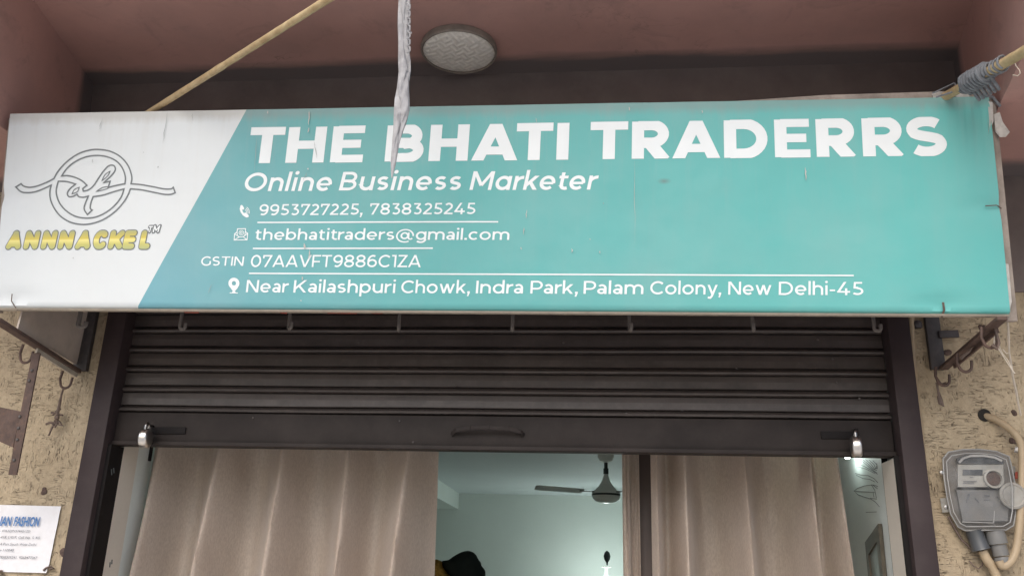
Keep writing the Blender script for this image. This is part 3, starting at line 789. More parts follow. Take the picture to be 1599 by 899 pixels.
# --- writing
def put(mb, verts, faces, fn):
    vv = [mb.bm.verts.new(fn(*v)) for v in verts]
    for f in faces:
        try:
            q = mb.bm.faces.new([vv[i] for i in f]); q.material_index = mb.mi
        except ValueError: pass
LIFT = .0009
def line(mb, text, p0, p1, cap, weight, slant=0.0, track=0.13):
    """text between two baseline points measured on the board; cap = cap height in metres"""
    u0, v0 = SUV(*p0); u1_, v1_ = SUV(*p1); out, W = layout(text, weight, track)
    sx = (u1_ - u0) / W
    for ch, x in out:
        _, vs, fs = glyph_mesh(ch, weight)
        def fn(a, c, x=x):
            u = u0 + (x + a) * sx + c * cap * slant; v = v0 + (v1_ - v0) * ((x + a) / W) + c * cap
            return SP(u, v, LIFT + dim(u, v))
        put(mb, vs, fs, fn)
lt = MB()
Z1 = lambda x, y: (380 + x / 3.075, 170 + y / 3.075)
Z2 = lambda x, y: (900 + x / 2.665, 170 + y / 2.665)
TITLE = [('T', Z1(17, 262), Z1(184, 260)), ('H', Z1(200, 260), Z1(384, 258)), ('E', Z1(415, 256), Z1(572, 255)),
         ('B', Z1(678, 254), Z1(864, 252)), ('H', Z1(888, 252), Z1(1076, 250)), ('A', Z1(1092, 250), Z1(1316, 248)), ('T', Z1(1306, 247), Z1(1482, 246)), ('I', Z1(1502, 246), Z1(1560, 246)),
         ('T', Z2(56, 212), Z2(213, 211)), ('R', Z2(230, 211), Z2(391, 208)), ('A', Z2(398, 208), Z2(600, 206)), ('D', Z2(615, 205), Z2(800, 204)), ('E', Z2(827, 202), Z2(975, 201)),
         ('R', Z2(1001, 200), Z2(1168, 200)), ('R', Z2(1194, 199), Z2(1367, 198)), ('S', Z2(1380, 199), Z2(1545, 198))]
CAPT = .1102; WT = .305
for ch, p0, p1 in TITLE:
    wt = {'I': .315, 'S': .262, 'A': .30, 'E': .305}.get(ch, .312)
    u0, _ = SUV(*p0); u1_, _ = SUV(*p1)
    W0 = glyph(ch, .26)[0]; ax = (u1_ - u0) / CAPT / W0
    if ch == 'I': ax = 1.0
    W, S = glyph(ch, wt / ax, .74); ax = (u1_ - u0) / CAPT / W; q = []
    for pts, m, clip in S:
        q += stroke_quads([(x * ax, y) for x, y in pts], wt * (m if m != .95 else .9), clip or (-.012, 1.012))
    vs, fs = union(q)
    sh_ = max(-.006, min(.058, .058 - .045 * (u0 - .95)))
    def fn(a_, c):
        u = u0 + a_ * CAPT + c * CAPT * sh_; v = .4372 + c * CAPT
        return SP(u, v, LIFT + dim(u, v))
    put(lt, vs, fs, fn)
def done(name):
    global lt
    lt.build(name, M['white'], sign, smooth=0, recalc=False); lt = MB()
done('title_lettering')
line(lt, 'Online', (379, 298.5), (515.5, 298), .0555, .168, .2, .15)
line(lt, 'Business', (529, 297.5), (718, 297), .0555, .168, .2, .15)
line(lt, 'Mαrketer', (733, 296.8), (930, 296.3), .0555, .168, .2, .15)
done('subtitle_lettering')
line(lt, '9953727225,', (404, 336.3), (565.5, 335.5), .0335, .158, .06)
line(lt, '7838325245', (577, 335.3), (742, 334.6), .0335, .158, .05)
done('telephone_lettering')
line(lt, 'thebhatitraders@gmail.com', (398, 374.6), (795, 374.6), .0325, .150, .05)
done('email_lettering')
line(lt, 'GSTIN', (313.5, 414.8), (380, 415.2), .0275, .150, .05)
line(lt, '07AAVFT9886C1ZA', (391, 416.8), (657, 417.2), .0355, .145, .05)
done('registration_lettering')
for t, x0, x1 in (('Near', 384, 449.5), ('Kailashpuri', 458, 617), ('Chowk,', 626, 733), ('Indra', 743, 816.5), ('Park,', 828, 901.5), ('Palam', 911, 1004.5), ('Colony,', 1015, 1125.5), ('New', 1137, 1204.5), ('Delhi-45', 1216, 1348)):
    yb = lambda x: 456.3 + (x - 384) / 964 * 4.6
    line(lt, t, (x0, yb(x0)), (x1, yb(x1)), .0362, .150, .04)
done('address_lettering')
def rule(x0, y0, x1, y1, t=.0042):
    n = 24; a = SUV(x0, y0); c = SUV(x1, y1)
    for k in range(n):
        p = [a[0] + (c[0] - a[0]) * (k + e) / n for e in (0, 1)]; q = [a[1] + (c[1] - a[1]) * (k + e) / n for e in (0, 1)]
        lt.face([SP(p[0], q[0] - t / 2, LIFT + dim(p[0], q[0])), SP(p[1], q[1] - t / 2, LIFT + dim(p[1], q[1])), SP(p[1], q[1] + t / 2, LIFT + dim(p[1], q[1])), SP(p[0], q[0] + t / 2, LIFT + dim(p[0], q[0]))])
for rl in ((402, 347.4, 778, 346.4), (395, 388, 676, 387.6), (389, 426.8, 1333, 430.2)):
    rule(*rl); done('underline')

# icons: handset, envelope, map pin
ic = MB()
def inked(polys, extra=LIFT):
    vs, fs = union([[SUV(*p) for p in q] for q in polys])
    put(ic, vs, fs, lambda u, v: SP(u, v, extra + dim(u, v)))
def pl(pts, wd, rnd=True): return stroke_quads(pts, wd, None, rnd)
ph = [(377.2, 322), (376.2, 326.5), (377.6, 331), (380.6, 335.2), (385, 338)]
inked(pl(ph, 3.4) + pl([(377.3, 322.2), (379.4, 325.6)], 4.0) + pl([(383.2, 334.2), (386.6, 337.4)], 4.2)
      + pl(E(381.5, 331.5, 3.6, 4.2, -62, 25), 1.0) + pl(E(381.5, 331.5, 5.9, 6.6, -60, 18), 1.0) + pl(E(381.5, 331.5, 8.0, 9.0, -58, 12), 1.0))
ic.build('telephone_icon', M['white'], sign, smooth=0, recalc=False); ic = MB()
inked(pl([(366, 375), (386, 374.6), (387, 364.5), (383.5, 362), (383.6, 357.2), (371.2, 357.4), (370.4, 362.4), (366.6, 365.4), (366, 375)], 1.35, 'all')
      + pl([(366.6, 365.4), (374, 370), (380, 369.8), (387, 364.5)], 1.25) + pl([(366, 375), (374, 370)], 1.25) + pl([(386, 374.6), (380, 369.8)], 1.25) + pl([(370.6, 362.4), (371, 367.6)], 1.1) + pl([(383.4, 362), (382.6, 367.4)], 1.1)
      + pl(E(377.2, 363.6, 3.7, 3.5, 50, 395), .9) + pl(E(377.0, 363.6, 1.5, 1.4, 0, 360), .9))
ic.build('envelope_icon', M['white'], sign, smooth=0, recalc=False); ic = MB()
pin = pl(E(365.6, 442.4, 5.9, 6.1, 0, 360, 28), 5.2, False)
pin += [[(358.2, 445.6), (373.2, 445.4), (371.2, 450), (365.2, 456.5), (361.0, 450.4)]] + pl([(359.6, 457.2), (371, 457.4)], 1.4) + pl([(363.4, 455.8), (367.4, 456)], 1.6)
inked(pin)
ic.build('map_pin_icon', M['white'], sign, smooth=0, recalc=False)

# emblem: outlined ring with a script monogram and two flourishes
lg = MB(); LZ = lambda x, y: (x / 4.993, 220 + y / 4.993)
def smooth_line(pts, sub=5, corners=()):
    out = []
    segs = [0] + sorted(corners) + [len(pts) - 1]
    for a, c in zip(segs, segs[1:]):
        P = pts[a:c + 1]
        for i in range(len(P) - 1):
            p0 = P[max(i - 1, 0)]; p1 = P[i]; p2 = P[i + 1]; p3 = P[min(i + 2, len(P) - 1)]
            for s_ in range(sub):
                t = s_ / sub
                out.append(tuple(.5 * (2 * b1 + (c1 - a1) * t + (2 * a1 - 5 * b1 + 4 * c1 - d1) * t * t + (3 * b1 - a1 - 3 * c1 + d1) * t ** 3) for a1, b1, c1, d1 in zip(p0, p1, p2, p3)))
    out.append(pts[-1]); return out
def gl(pts, corners=(), wd=11.0):
    q = stroke_quads(smooth_line(pts, 5, corners), wd, None, False)
    vs, fs = union([[SUV(*LZ(*p)) for p in a] for a in q])
    put(lg, vs, fs, lambda u, v: SP(u, v, LIFT + dim(u, v)))
gl([(420, 295), (455, 235), (520, 165), (605, 105), (690, 75), (770, 68), (860, 83), (940, 125), (1000, 195), (1028, 280), (1022, 335), (1100, 342), (1200, 360), (1280, 376), (1335, 376), (1353, 363), (1368, 405), (1335, 418), (1280, 418), (1200, 402), (1100, 382), (1018, 375), (990, 440), (940, 510), (870, 575), (790, 622), (700, 648), (620, 650), (540, 630), (470, 585), (420, 520), (392, 450), (389, 390), (400, 345), (330, 377), (270, 397), (210, 403), (160, 395), (122, 360), (165, 335), (185, 353), (230, 362), (290, 352), (360, 325), (420, 295)], (10, 15, 16, 21, 33, 38, 39))
gl([(480, 275), (530, 207), (600, 155), (680, 124), (760, 115), (840, 126), (910, 160), (955, 213), (978, 280), (975, 335), (910, 348), (845, 364), (860, 316), (808, 328), (870, 272), (900, 226), (888, 194), (850, 195), (812, 232), (770, 290), (730, 350), (690, 382), (650, 392), (645, 372), (678, 347), (640, 312), (590, 287), (530, 272), (480, 275)], (9, 11, 12, 13, 22, 23, 24))
gl([(455, 315), (520, 318), (590, 337), (545, 375), (525, 410), (538, 435), (570, 432), (600, 415), (615, 435), (650, 440), (690, 430), (668, 480), (656, 530), (682, 575), (720, 540), (704, 525), (710, 480), (727, 435), (800, 425), (880, 400), (968, 375), (945, 440), (890, 510), (820, 563), (740, 596), (650, 601), (570, 580), (500, 530), (455, 465), (438, 390), (455, 315)], (2, 7, 10, 13, 14, 17, 20))
gl([(795, 313), (820, 265), (860, 237), (840, 275), (795, 313)], (2,), 7.0)
gl([(750, 396), (800, 365), (850, 358), (835, 375), (750, 396)], (2,), 7.0)
gl([(562, 414), (580, 380), (618, 362), (603, 396), (562, 414)], (2,), 7.0)
lg.build('emblem', M['grey_print'], sign, smooth=0, recalc=False)
# gold word below it: grey outline layer, then the gold faces
def gold_mat():
    k = NT('printed_gold'); uv = k.co(); sep = k.n('ShaderNodeSeparateXYZ'); k.l(uv, sep.inputs[0])
    za = SP(.1, SUV(100, 390.5)[1])[2] - sign['_o'][2]; zb = SP(.1, SUV(100, 359)[1])[2] - sign['_o'][2]
    t = k.math('DIVIDE', k.math('SUBTRACT', sep.outputs[2], za), zb - za)
    k.base(k.ramp(t, [(0.0, (0.42, 0.46, 0.22)), (0.25, (0.55, 0.53, 0.16)), (0.47, (0.80, 0.72, 0.26)), (0.55, (0.62, 0.52, 0.10)), (0.8, (0.46, 0.43, 0.15)), (1.0, (0.34, 0.40, 0.26))])).set(0.42)
    return k.m
M['gold'] = gold_mat()
WORD = [('A', 45, 152), ('N', 178, 288), ('N', 315, 425), ('N', 448, 558), ('A', 585, 695), ('C', 722, 815), ('K', 842, 950), ('E', 955, 1045), ('L', 1085, 1165)]
gr, gd = MB(), MB(); capW = SUV(100, 361)[1] - SUV(100, 389)[1]
for ch, x0, x1 in WORD:
    W, S = glyph(ch, .27)
    u0 = SUV(*LZ(x0 + 5, 842))[0]; u1_ = SUV(*LZ(x1 - 5, 842))[0]; v0 = SUV(*LZ(x0, 842))[1]; ax = (u1_ - u0) / capW / W
    for mb, grow, lift in ((gr, .115, LIFT), (gd, .02, LIFT + .0005)):
        q = []
        for pts, m, clip in S:
            P = [(min(max(x, .135), W - .135) * ax, min(max(y, .135), .865)) for x, y in pts]
            q += stroke_quads(P, .285 + grow, None, True)
        vs, fs = union(q)
        def fn(a_, c, lift=lift):
            u = u0 + a_ * capW + c * capW * .12; v = v0 + c * capW
            return SP(u, v, lift + dim(u, v))
        put(mb, vs, fs, fn)
for ch, x0, x1 in (('T', 1152, 1190), ('M', 1190, 1246)):
    W = glyph(ch, .24)[0]; u0 = SUV(*LZ(x0 + 5, 708))[0]; u1_ = SUV(*LZ(x1 - 5, 708))[0]; v0 = SUV(*LZ(x0, 710))[1]; sx = (u1_ - u0) / W; cp = SUV(240, 353.2)[1] - SUV(240, 362)[1]
    for mb, grow, lift in ((gr, .42, LIFT), (None, .0, LIFT + .0005)):
        _, vs, fs = glyph_mesh(ch, .22, grow, True)
        def fn(a, c, lift=lift):
            u = u0 + a * sx + c * cp * .2; v = v0 + c * cp
            return SP(u, v, lift + dim(u, v))
        if mb is None:
            mb = tm = MB() if ch == 'T' else tm
        put(mb, vs, fs, fn)
gr.build('word_outline', M['grey_print'], sign, smooth=0, recalc=False)
gd.build('gold_lettering', M['gold'], sign, smooth=0, recalc=False)
tm.build('trademark_lettering', M['white'], sign, smooth=0, recalc=False)
# scratches where the print has flaked
sc, dk = MB(), MB()
def scratch(mb, x, y, dx, dy, wd):
    n = 6; pts = []
    for i in range(n + 1):
        t = i / n; pts.append((x + dx * t + random.uniform(-.7, .7), y + dy * t))
    L = []; Q = []
    for i, (a, c) in enumerate(pts):
        h_ = wd * (0.2 + math.sin(math.pi * i / n)) * random.uniform(.5, 1.1) / 2; L.append((a - h_, c)); Q.append((a + h_, c))
    for i in range(n):
        mb.face([SP(*SUV(*p), .0042) for p in (L[i], Q[i], Q[i + 1], L[i + 1])][::-1])
for x, y, dx, dy, wd in [(1257, 262, 1.5, 20, 2.6), (484, 174, -2, 22, 2.2), (483, 200, -1, 8, 2), (481.5, 263, 0, 3, 2.4), (475.5, 380, 1, 9, 2.6), (484.5, 390, -2, 14, 2.4), (473, 432, 0, 6, 2.0), (471, 468, 0, 2.5, 2.0), (823, 328, -2, 14, 1.4), (819, 355, -1, 12, 1.4), (893, 388, .4, 7, 1.7), (814, 386, 0, 4, 1.7), (921, 373, 0, 2, 2), (837, 185, .5, 7, 1.3), (982, 168, 1.3, 6, 1.7), (1096, 173, .5, 5, 1.4), (991, 252, .2, 130, .5), (419, 174, 0, 5, 1.6), (937, 392, 0, 4, 1.4), (1140, 249, 14, -2, 1)]:
    scratch(sc, x, y, dx, dy, wd)
for x, y, dx, dy, wd in [(402, 214, -5, 58, .6), (492, 222, 3, 26, .9), (480, 270, -6, 12, 1.1), (263, 176, -8, 48, 1.0), (161, 185, -5, 18, .9), (301, 178, 1, 12, .7), (332, 444, -6, 14, 1.1), (146, 249, -1, 6, 1), (390, 432, -1, 5, .9), (942, 317, 1, 2, 1.6), (1130, 190, 1, 1, 1), (225, 238, 0, 1.4, 1.2), (248, 260, -1, 3, 1.4), (116, 402, 0, 2.4, 1.2), (1444, 224, 2, .6, 1), (1190, 168, .5, 2, 1)]:
    scratch(dk, x, y, dx, dy, wd)
sc.build('flaked_print', M['flap'], sign, smooth=0, recalc=False)
dk.build('dirt_streaks', M['streak'], sign, smooth=0, recalc=False)

# ------------------------------------------------------------------ roller shutter
zb0 = 1.994                                    # underside of the bottom rail
YS = .020
sh = thing('roller_shutter', (-.35, YS, zb0), 'dark brown steel roller shutter rolled halfway down above the curtains', 'shutter')
slat = MB()
rail_top = PY(790, 650, YS).z
pitch = (PY(790, 518, YS).z - rail_top) / 4.12
prof = []
z = rail_top; kk = 0
while z < 2.50:
    # bead, groove and flat band of one slat, from below
    for t, dy in ((0.0, .010), (.03, .010), (.045, -.004), (.075, -.0095), (.13, -.0115), (.19, -.0105), (.255, -.004), (.27, .009), (.34, .010), (.352, .002), (.368, -.0035), (.40, -.0030), (.70, -.004), (.96, -.0015), (.985, .003)):
        prof.append((z + t * pitch, YS + dy))
    z += pitch; kk += 1
NX = 48
xs = [DX0 - .012 + (DX1 - DX0 + .024) * i / NX for i in range(NX + 1)]
rows = []
for zz, yy in prof:
    rows.append([slat.bm.verts.new((x, yy + .0010 * noise.noise((x * 3.1, zz * 30, 2)) , zz + .0022 * noise.noise((x * 1.4, round((zz - rail_top) / pitch - .4), 5)))) for x in xs])
for a, c in zip(rows, rows[1:]):
    for i in range(NX):
        f_ = slat.bm.faces.new([a[i], a[i + 1], c[i + 1], c[i]]); f_.material_index = 1 if rows.index(a) % 15 in (2, 3, 11) else 0
slat.build('slat_curtain', [M['shutter'], M['bead']], sh, smooth=28)
r_ = MB(); r_.box(DX0 - .012, DX1 + .010, YS - .012, YS + .018, zb0 + .008, rail_top - .002, .002)
r_.build('bottom_rail', M['rail'], sh)
r_ = MB(); r_.box(DX0 - .015, DX1 + .012, YS - .022, YS + .030, zb0 - .004, zb0 + .008, .001)
r_.build('rail_flange', M['rail'], sh)
# pull handle: a bent strap on the rail
h_ = MB(); pts = [PY(705, 678, YS - .016), PY(712, 671, YS - .034), PY(735, 667.5, YS - .040), PY(765, 667, YS - .042), PY(795, 669, YS - .038), PY(813, 674, YS - .030), PY(818, 679, YS - .016)]
for a, c in zip(pts, pts[1:]): h_.bar(a, c, .004, .013, bev=.001)
h_.build('handle', M['rail'], sh)
for x0, x1, yy in ((236, 290, 672), (1282, 1336, 679)):
    q = MB(); a = PY(x0, yy, YS - .014); c = PY(x1, yy, YS - .014)
    q.bar(a, c, .006, .022, bev=.001); d = PY((x0 if x0 < 500 else x1) , yy + 2, YS - .02); q.tube([d + Vector((0, .006, .02)), d + Vector((0, -.022, .018)), d + Vector((0, -.022, -.012)), d + Vector((0, .006, -.014))], .004, 6)
    q.build('hasp', M['black'], sh)
for x, y in ((624, 657), (1065, 640), (978, 645), (1277, 530), (1300, 560), (1306, 597), (1342, 622), (645, 690), (712, 601), (395, 652), (1150, 575), (560, 535), (880, 535), (258, 503)):
    rv = MB(); p = PY(x, y, YS - .013); rv.lathe(p, (0, -1, 0), [(.0035, 0), (.003, .002), (.001, .003)], 8); rv.build('rivet', M['iron'], sh)
for s, x0, x1 in ((0, FX0, -1.574), (1, .880, FX1)):
    q = MB(); q.box(x0, x1, -.045, .055, .004, 2.49, .004); q.build('guide_rail', M['frame'], sh)
    q = MB()
    if s == 0: q.box(x1 - .002, DX0 + .0, -.018, .060, .004, zb0 - .006)
    else: q.box(DX1 + .001, x0 + .002, -.016, -.001, .004, zb0 - .006)
    q.build('guide_channel', M['black'], sh)
def padlock(px, py, w_px, rz, lab):
    c = PY(px, py, YS - .06); root = thing('padlock', tuple(c), lab, 'padlock', 'padlocks on the shutter')
    ca, sa = math.cos(rz), math.sin(rz)
    def W3(a, t, e): return c + Vector((a * ca - t * sa, a * sa + t * ca, e))
    ax = W3(0, 1, 0) - c; q = MB(); tk = .0145
    q.lathe(c - ax * tk, ax, [(.020, -.001), (.026, 0), (.0305, .003), (.032, .006), (.032, 2 * tk - .006), (.0305, 2 * tk - .003), (.026, 2 * tk), (.020, 2 * tk + .001)], 40)
    q.build('body', M['chrome'], root)
    q = MB(); q.tube([W3(-.014, 0, .026), W3(-.014, 0, .036)] + [W3(-.014 * math.cos(R(k * 18)), 0, .036 + .013 * math.sin(R(k * 18))) for k in range(1, 10)] + [W3(.014, 0, .036), W3(.014, 0, .026)], .0042, 8)
    q.build('shackle', M['brass'], root)
    return root
padlock(227, 684, 18, R(98), 'steel padlock hanging at the shutter end beside the cream door jamb')
padlock(1337, 697, 18, R(80), 'steel padlock hanging at the shutter end beside the small lit bulb')

# ------------------------------------------------------------------ hooks on a rod behind the sign
YH = -.22
zrod = PY(800, 478, YH).z
rod = MB(); rod.tube([PY(60, 470, YH), PY(1530, 472, YH)], .009, 8)
tag(rod.build('awning_rod', M['iron'], org=tuple(PY(800, 470, YH))), 'long iron rod hidden behind the lower edge of the signboard', 'rod')
HK = [(280, 516, 'dark iron hook at the left end of the shutter, below the signboard'),
      (450, 516, 'dark iron hook below the signboard, under the K of Kailashpuri'),
      (622, 519, 'dark iron hook below the signboard, under the C of Chowk'),
      (800, 519, 'dark iron hook below the signboard, under the end of Indra'),
      (983, 519, 'dark iron hook below the signboard, under the end of Palam'),
      (1176, 519, 'dark iron hook below the signboard, under the word New'),
      (1366, 519, 'dark iron hook at the right end of the shutter, below the signboard'),
      (121, 513, 'dark iron hook in front of the taupe side panel, below the signboard')]
def hook_mesh(top):
    q = MB(); L = top; r = .0085
    pts = [(0, 0, L)] + [(0, 0, L * t) for t in (.8, .6, .4, .2)] + [(r - r * math.cos(R(a)), 0, -r * math.sin(R(a)) * 1.0) for a in range(0, 181, 20)] + [(2 * r, 0, .010)]
    # flat strip bent into a J, fixed to the rod at its upper end
    rad = .0055
    q.tube([Vector(p) for p in pts], rad, 6)
    q.tube([(0, .0, L), (0, .012, L + .008)], rad, 6)
    return q
base = None
for i, (x, yb, lab) in enumerate(HK):
    p = PY(x, yb, YH - .012); p.z += .013
    if base is None:
        q = hook_mesh(zrod - p.z + .0)
        for v in q.bm.verts: v.co += p
        base = o = q.build('iron_hook', M['hook'], org=tuple(p))
    else:
        o = base.copy(); COL.objects.link(o); o.location = p
        o.rotation_euler.z = {450: -.7, 622: -1.3, 800: -1.5, 983: -1.25, 1176: -1.6, 1366: -.2, 121: .1}[x]
    if x == 121: o.scale = (1.35, 1.35, 1.0)
    tag(o, lab[:200], 'hook', 'iron hooks below the signboard')

# ------------------------------------------------------------------ side brackets
def on_wall_x(px, py, y): return PY(px, py, y).x
# left bracket: upright on the wall and a strut that carries the sign
xL = PY(121, 575, -.03).x
lb = thing('sign_bracket', tuple(PY(121, 578, -.01)), 'dark iron bracket with an upright and sloping strut, left of the shutter', 'bracket', 'brackets carrying the signboard')
q = MB(); pz0 = PY(122, 579, -.012).z; q.box(xL - .024, xL + .024, -.022, -.003, pz0, 2.62, .002); q.build('upright', M['bracket_dark'], lb)
q = MB(); a = PY(121, 580, -.02); t_ = PX(0, 503, xL - .004); 
far = a + (t_ - a) * 1.05
q.bar(a, far, .028, .012, (0, 0, 1), .001); q.build('strut', M['rust'], lb)
q = MB(); q.bar(a + Vector((0, 0, -.012)), a + (t_ - a) * .55 + Vector((0, 0, -.012)), .006, .016); q.build('strut_lip', M['cream'], lb)
sp = MB(); off = Vector((-.006, 0, .012)); tt = a + (t_ - a) * .98
fr_ = min(1.0, (.345 + a.y) / (a.y - t_.y)); tt = a + (t_ - a) * fr_
A = [a + off + Vector((0, 0, .012)), tt + off, Vector((xL - .006, tt.y, max(tt.z + .02, 2.34))), Vector((xL - .006, -.30, 2.5)), Vector((xL - .006, a.y, 2.5))]
print('PANEL', a, t_, tt)
sp.loft(A, [p - Vector((.006, 0, 0)) for p in A])
tag(sp.build('side_panel', M['sheet'], org=tuple(a), smooth=0), 'taupe triangular sheet closing the gap between left bracket and wall', 'panel')
# iron strap with a brown plate, hanging from the strut
ys = (a + (t_ - a) * .53)
p0 = PX(54, 566, xL - .004); p1 = PX(18, 741, xL - .004); p1.y = p0.y
p1 = PY(20, 741, p0.y)
stp = thing('iron_strap', tuple(p1), 'flat rusty strap with a brown plate hanging below the left sign bracket', 'strap')
q = MB(); q.bar(p1, p0 + Vector((0, 0, .03)), .026, .006, (0, 1, 0), .001)
q.build('strap_bar', M['rust'], stp)
q = MB(); A = [PY(-40, 627, p0.y + .006), PY(33, 642, p0.y + .006), PY(20, 698, p0.y + .006), PY(-40, 672, p0.y + .006)]
q.loft(A, [v + Vector((0, .005, 0)) for v in A]); q.build('plate', M['rust'], stp, smooth=0)
for x, y in ((50, 578), (46, 594), (31, 650), (29, 668), (27, 686), (22, 718)):
    q = MB(); q.lathe(PY(x, y, p0.y - .004), (0, -1, 0), [(.005, 0), (.004, .003), (.001, .004)], 8); q.build('screw', M['iron'], stp)
def ring_hook(px, py, y, lab, w_=.03, hgt=.045):
    c = PY(px, py, y); q = MB()
    q.tube([c + Vector((-w_ * .5, 0, hgt * .75)), c + Vector((-w_ * .62, 0, hgt * .2))] + [c + Vector((w_ * .5 * math.cos(R(k)) , 0, -w_ * .5 + w_ * .5 * math.sin(R(k)) + .015)) for k in range(190, 351, 20)] + [c + Vector((w_ * .55, 0, hgt * .3))], .0042, 6)
    return tag(q.build('ring_hook', M['rust'], org=tuple(c)), lab, 'hook', 'bent ring hooks on the brackets')
ring_hook(41, 556, ys.y, 'open iron ring hook where the strap meets the left strut', .036, .05)
ring_hook(103, 596, -.06, 'open iron ring hook at the foot of the left strut, a rusty chain below it', .036, .05)
q = MB()
ch = [(99, 606), (96, 616), (93, 630), (91, 640), (89.5, 648), (89, 660)]
q.tube([PY(x, y, -.03) for x, y in ch], .0042, 6, jit=.4)
for P in ([(80, 644), (88, 645), (98, 648)], [(82, 648), (90, 640), (95, 638)], [(72, 662), (80, 659), (88, 662), (98, 664), (92, 658)], [(84, 662), (80, 670), (76, 680)], [(90, 660), (86, 666), (82, 664)]):
    q.tube([PY(x, y, -.028) for x, y in P], .0035, 5, jit=.3)
q.lathe(PY(89, 651, -.035), (0, 0, 1), [(.002, -.01), (.008, -.004), (.008, .004), (.002, .01)], 8)
tag(q.build('rusty_chain', M['wire'], org=tuple(PY(99, 606, -.03))), 'short rusty chain and twisted wire hanging against the beige wall', 'chain')
# right bracket
xR = PY(1468, 575, -.03).x
rb = thing('sign_bracket', tuple(PY(1470, 578, -.01)), 'rusty iron bracket with upright and strut, above the electricity meter', 'bracket', 'brackets carrying the signboard')
q = MB(); pz0 = PY(1470, 577, -.012).z; q.box(xR - .021, xR + .021, -.022, -.003, pz0, 2.62, .002); q.build('upright', M['bracket_dark'], rb)
a = PY(1473, 575, -.02); t_ = PX(1562, 499, xR + .02); far = a + (t_ - a) * 1.03
q = MB(); q.bar(a, far, .026, .010, (0, 0, 1), .001); q.bar(a + (far - a) * .12 + Vector((.012, 0, -.006)), a + (far - a) * .85 + Vector((.012, 0, -.006)), .006, .020); q.build('strut', M['rust'], rb)
q = MB(); q.bar(PY(1466, 522, -.026), PY(1496, 521, -.022), .012, .022, (0, 0, 1), .001); q.build('stub', M['bracket_dark'], rb)
ring_hook(1473, 592, -.05, 'bent ring hook at the foot of the right strut', .034, .05)
m_ = a + (t_ - a) * .5
ring_hook(1507, 570, m_.y, 'bent ring hook halfway up the right strut, wire wound above it', .034, .045)
m2 = a + (t_ - a) * .85
ring_hook(1546, 532, m2.y, 'bent ring hook near the top of the right strut beside the string', .034, .05)
for P, d_, r_ in ((((1463, 597), (1464, 606), (1466, 615), (1469, 624), (1473, 634), (1468, 630), (1465, 618)), -.04, .004),
                  (((1463, 592), (1470, 600), (1478, 597)), -.04, .0035),
                  (((1500, 560), (1508, 552), (1514, 545), (1519, 541), (1512, 550), (1503, 556)), m_.y - .01, .004),
                  (((1552, 505), (1556, 520), (1560, 535), (1557, 545), (1549, 538)), m2.y - .01, .0045)):
    q = MB(); q.tube([PY(x, y, d_) for x, y in P], r_, 6, jit=.4); q.build('wound_wire', M['wire'], rb)
# loose strings
q = MB(); q.tube([PY(x, y, -.35 + .28 * t) for t, (x, y) in zip((0, .1, .2, .35, .5, .65, .8, .9, 1), ((1573, 494), (1574, 510), (1575, 528), (1576, 550), (1579, 570), (1582, 590), (1587, 612), (1590, 630), (1594, 648)))], .0028, 5, jit=.25)
tag(q.build('hanging_string', M['thread'], org=tuple(PY(1573, 494, -.35))), 'off-white string hanging from the lower right corner of the signboard', 'string')
q = MB()
for P in ([(1552, 530), (1560, 545), (1568, 558), (1577, 572), (1585, 583)], [(1556, 530), (1566, 552), (1574, 562), (1582, 580)], [(1553, 500), (1554, 515), (1552, 535), (1556, 545)], [(1566, 545), (1572, 552), (1576, 550)]):
    q.tube([PY(x, y, m2.y + .02) for x, y in P], .0013, 5, jit=.3)
tag(q.build('frayed_cord', M['thread'], org=tuple(PY(1552, 530, m2.y))), 'frayed pale cord trailing from the top of the right bracket', 'cord')

# ------------------------------------------------------------------ bamboo poles, lashing, rag
def pole(p0, p1, r0, r1, nodes):
    q = MB(); p0 = Vector(p0); p1 = Vector(p1); n = 60; pts = []; rr = []
    d = (p1 - p0); s1 = d.orthogonal().normalized()
    for i in range(n + 1):
        t = i / n; pts.append(p0 + d * t + s1 * .004 * math.sin(t * 3.0)); r = r0 + (r1 - r0) * t
        for k in nodes: r *= 1 + .10 * math.exp(-((t - k) / .012) ** 2) - .05 * math.exp(-((t - k - .025) / .012) ** 2)
        rr.append(r * (1 + .02 * math.sin(i * 1.7)))
    q.tube(pts, rr, 14); return q
pa = PY(242, 170, -.455); pb = PY(513, -2, -.92); dd = (pb - pa).normalized()
q = pole(pa - dd * .14, pb + dd * .5, .0092, .0100, (.33, .66, .92))
tag(q.build('bamboo_pole', M['bamboo'], org=tuple(pa)), 'thin bamboo pole slanting up behind the white end of the signboard', 'bamboo pole')
pc = PY(1476, 151, -.475); pd = PY(1600, 80, -.80); de = (pd - pc).normalized()
q = pole(pc - de * .02, pd + de * .6, .0125, .0155, (.27, .62))
tag(q.build('bamboo_pole', M['bamboo'], org=tuple(pc)), 'thick bamboo pole lashed with grey cord at the upper right corner of the signboard', 'bamboo pole')
def on_pole(t): return pc + (pd - pc) * t
q = MB(); s1 = de.orthogonal().normalized(); s2 = de.cross(s1)
L = (pd - pc).length
def coil(t0, t1, turns, rad, rr, ph=0.0, jit=.0014):
    pts = []; n = int(turns * 14)
    for i in range(n + 1):
        t = t0 + (t1 - t0) * i / n; a_ = 2 * math.pi * turns * i / n + ph
        pts.append(on_pole(t) + (s1 * math.cos(a_) + s2 * math.sin(a_)) * (rad + random.uniform(-jit, jit)) + de * random.uniform(-jit, jit) * .5)
    q.tube(pts, rr, 6)
coil(.27, .60, 9, .0195, .0048)
coil(.30, .56, 7, .0262, .0046, 1.0)
coil(.58, .78, 4, .0185, .0030, .4)
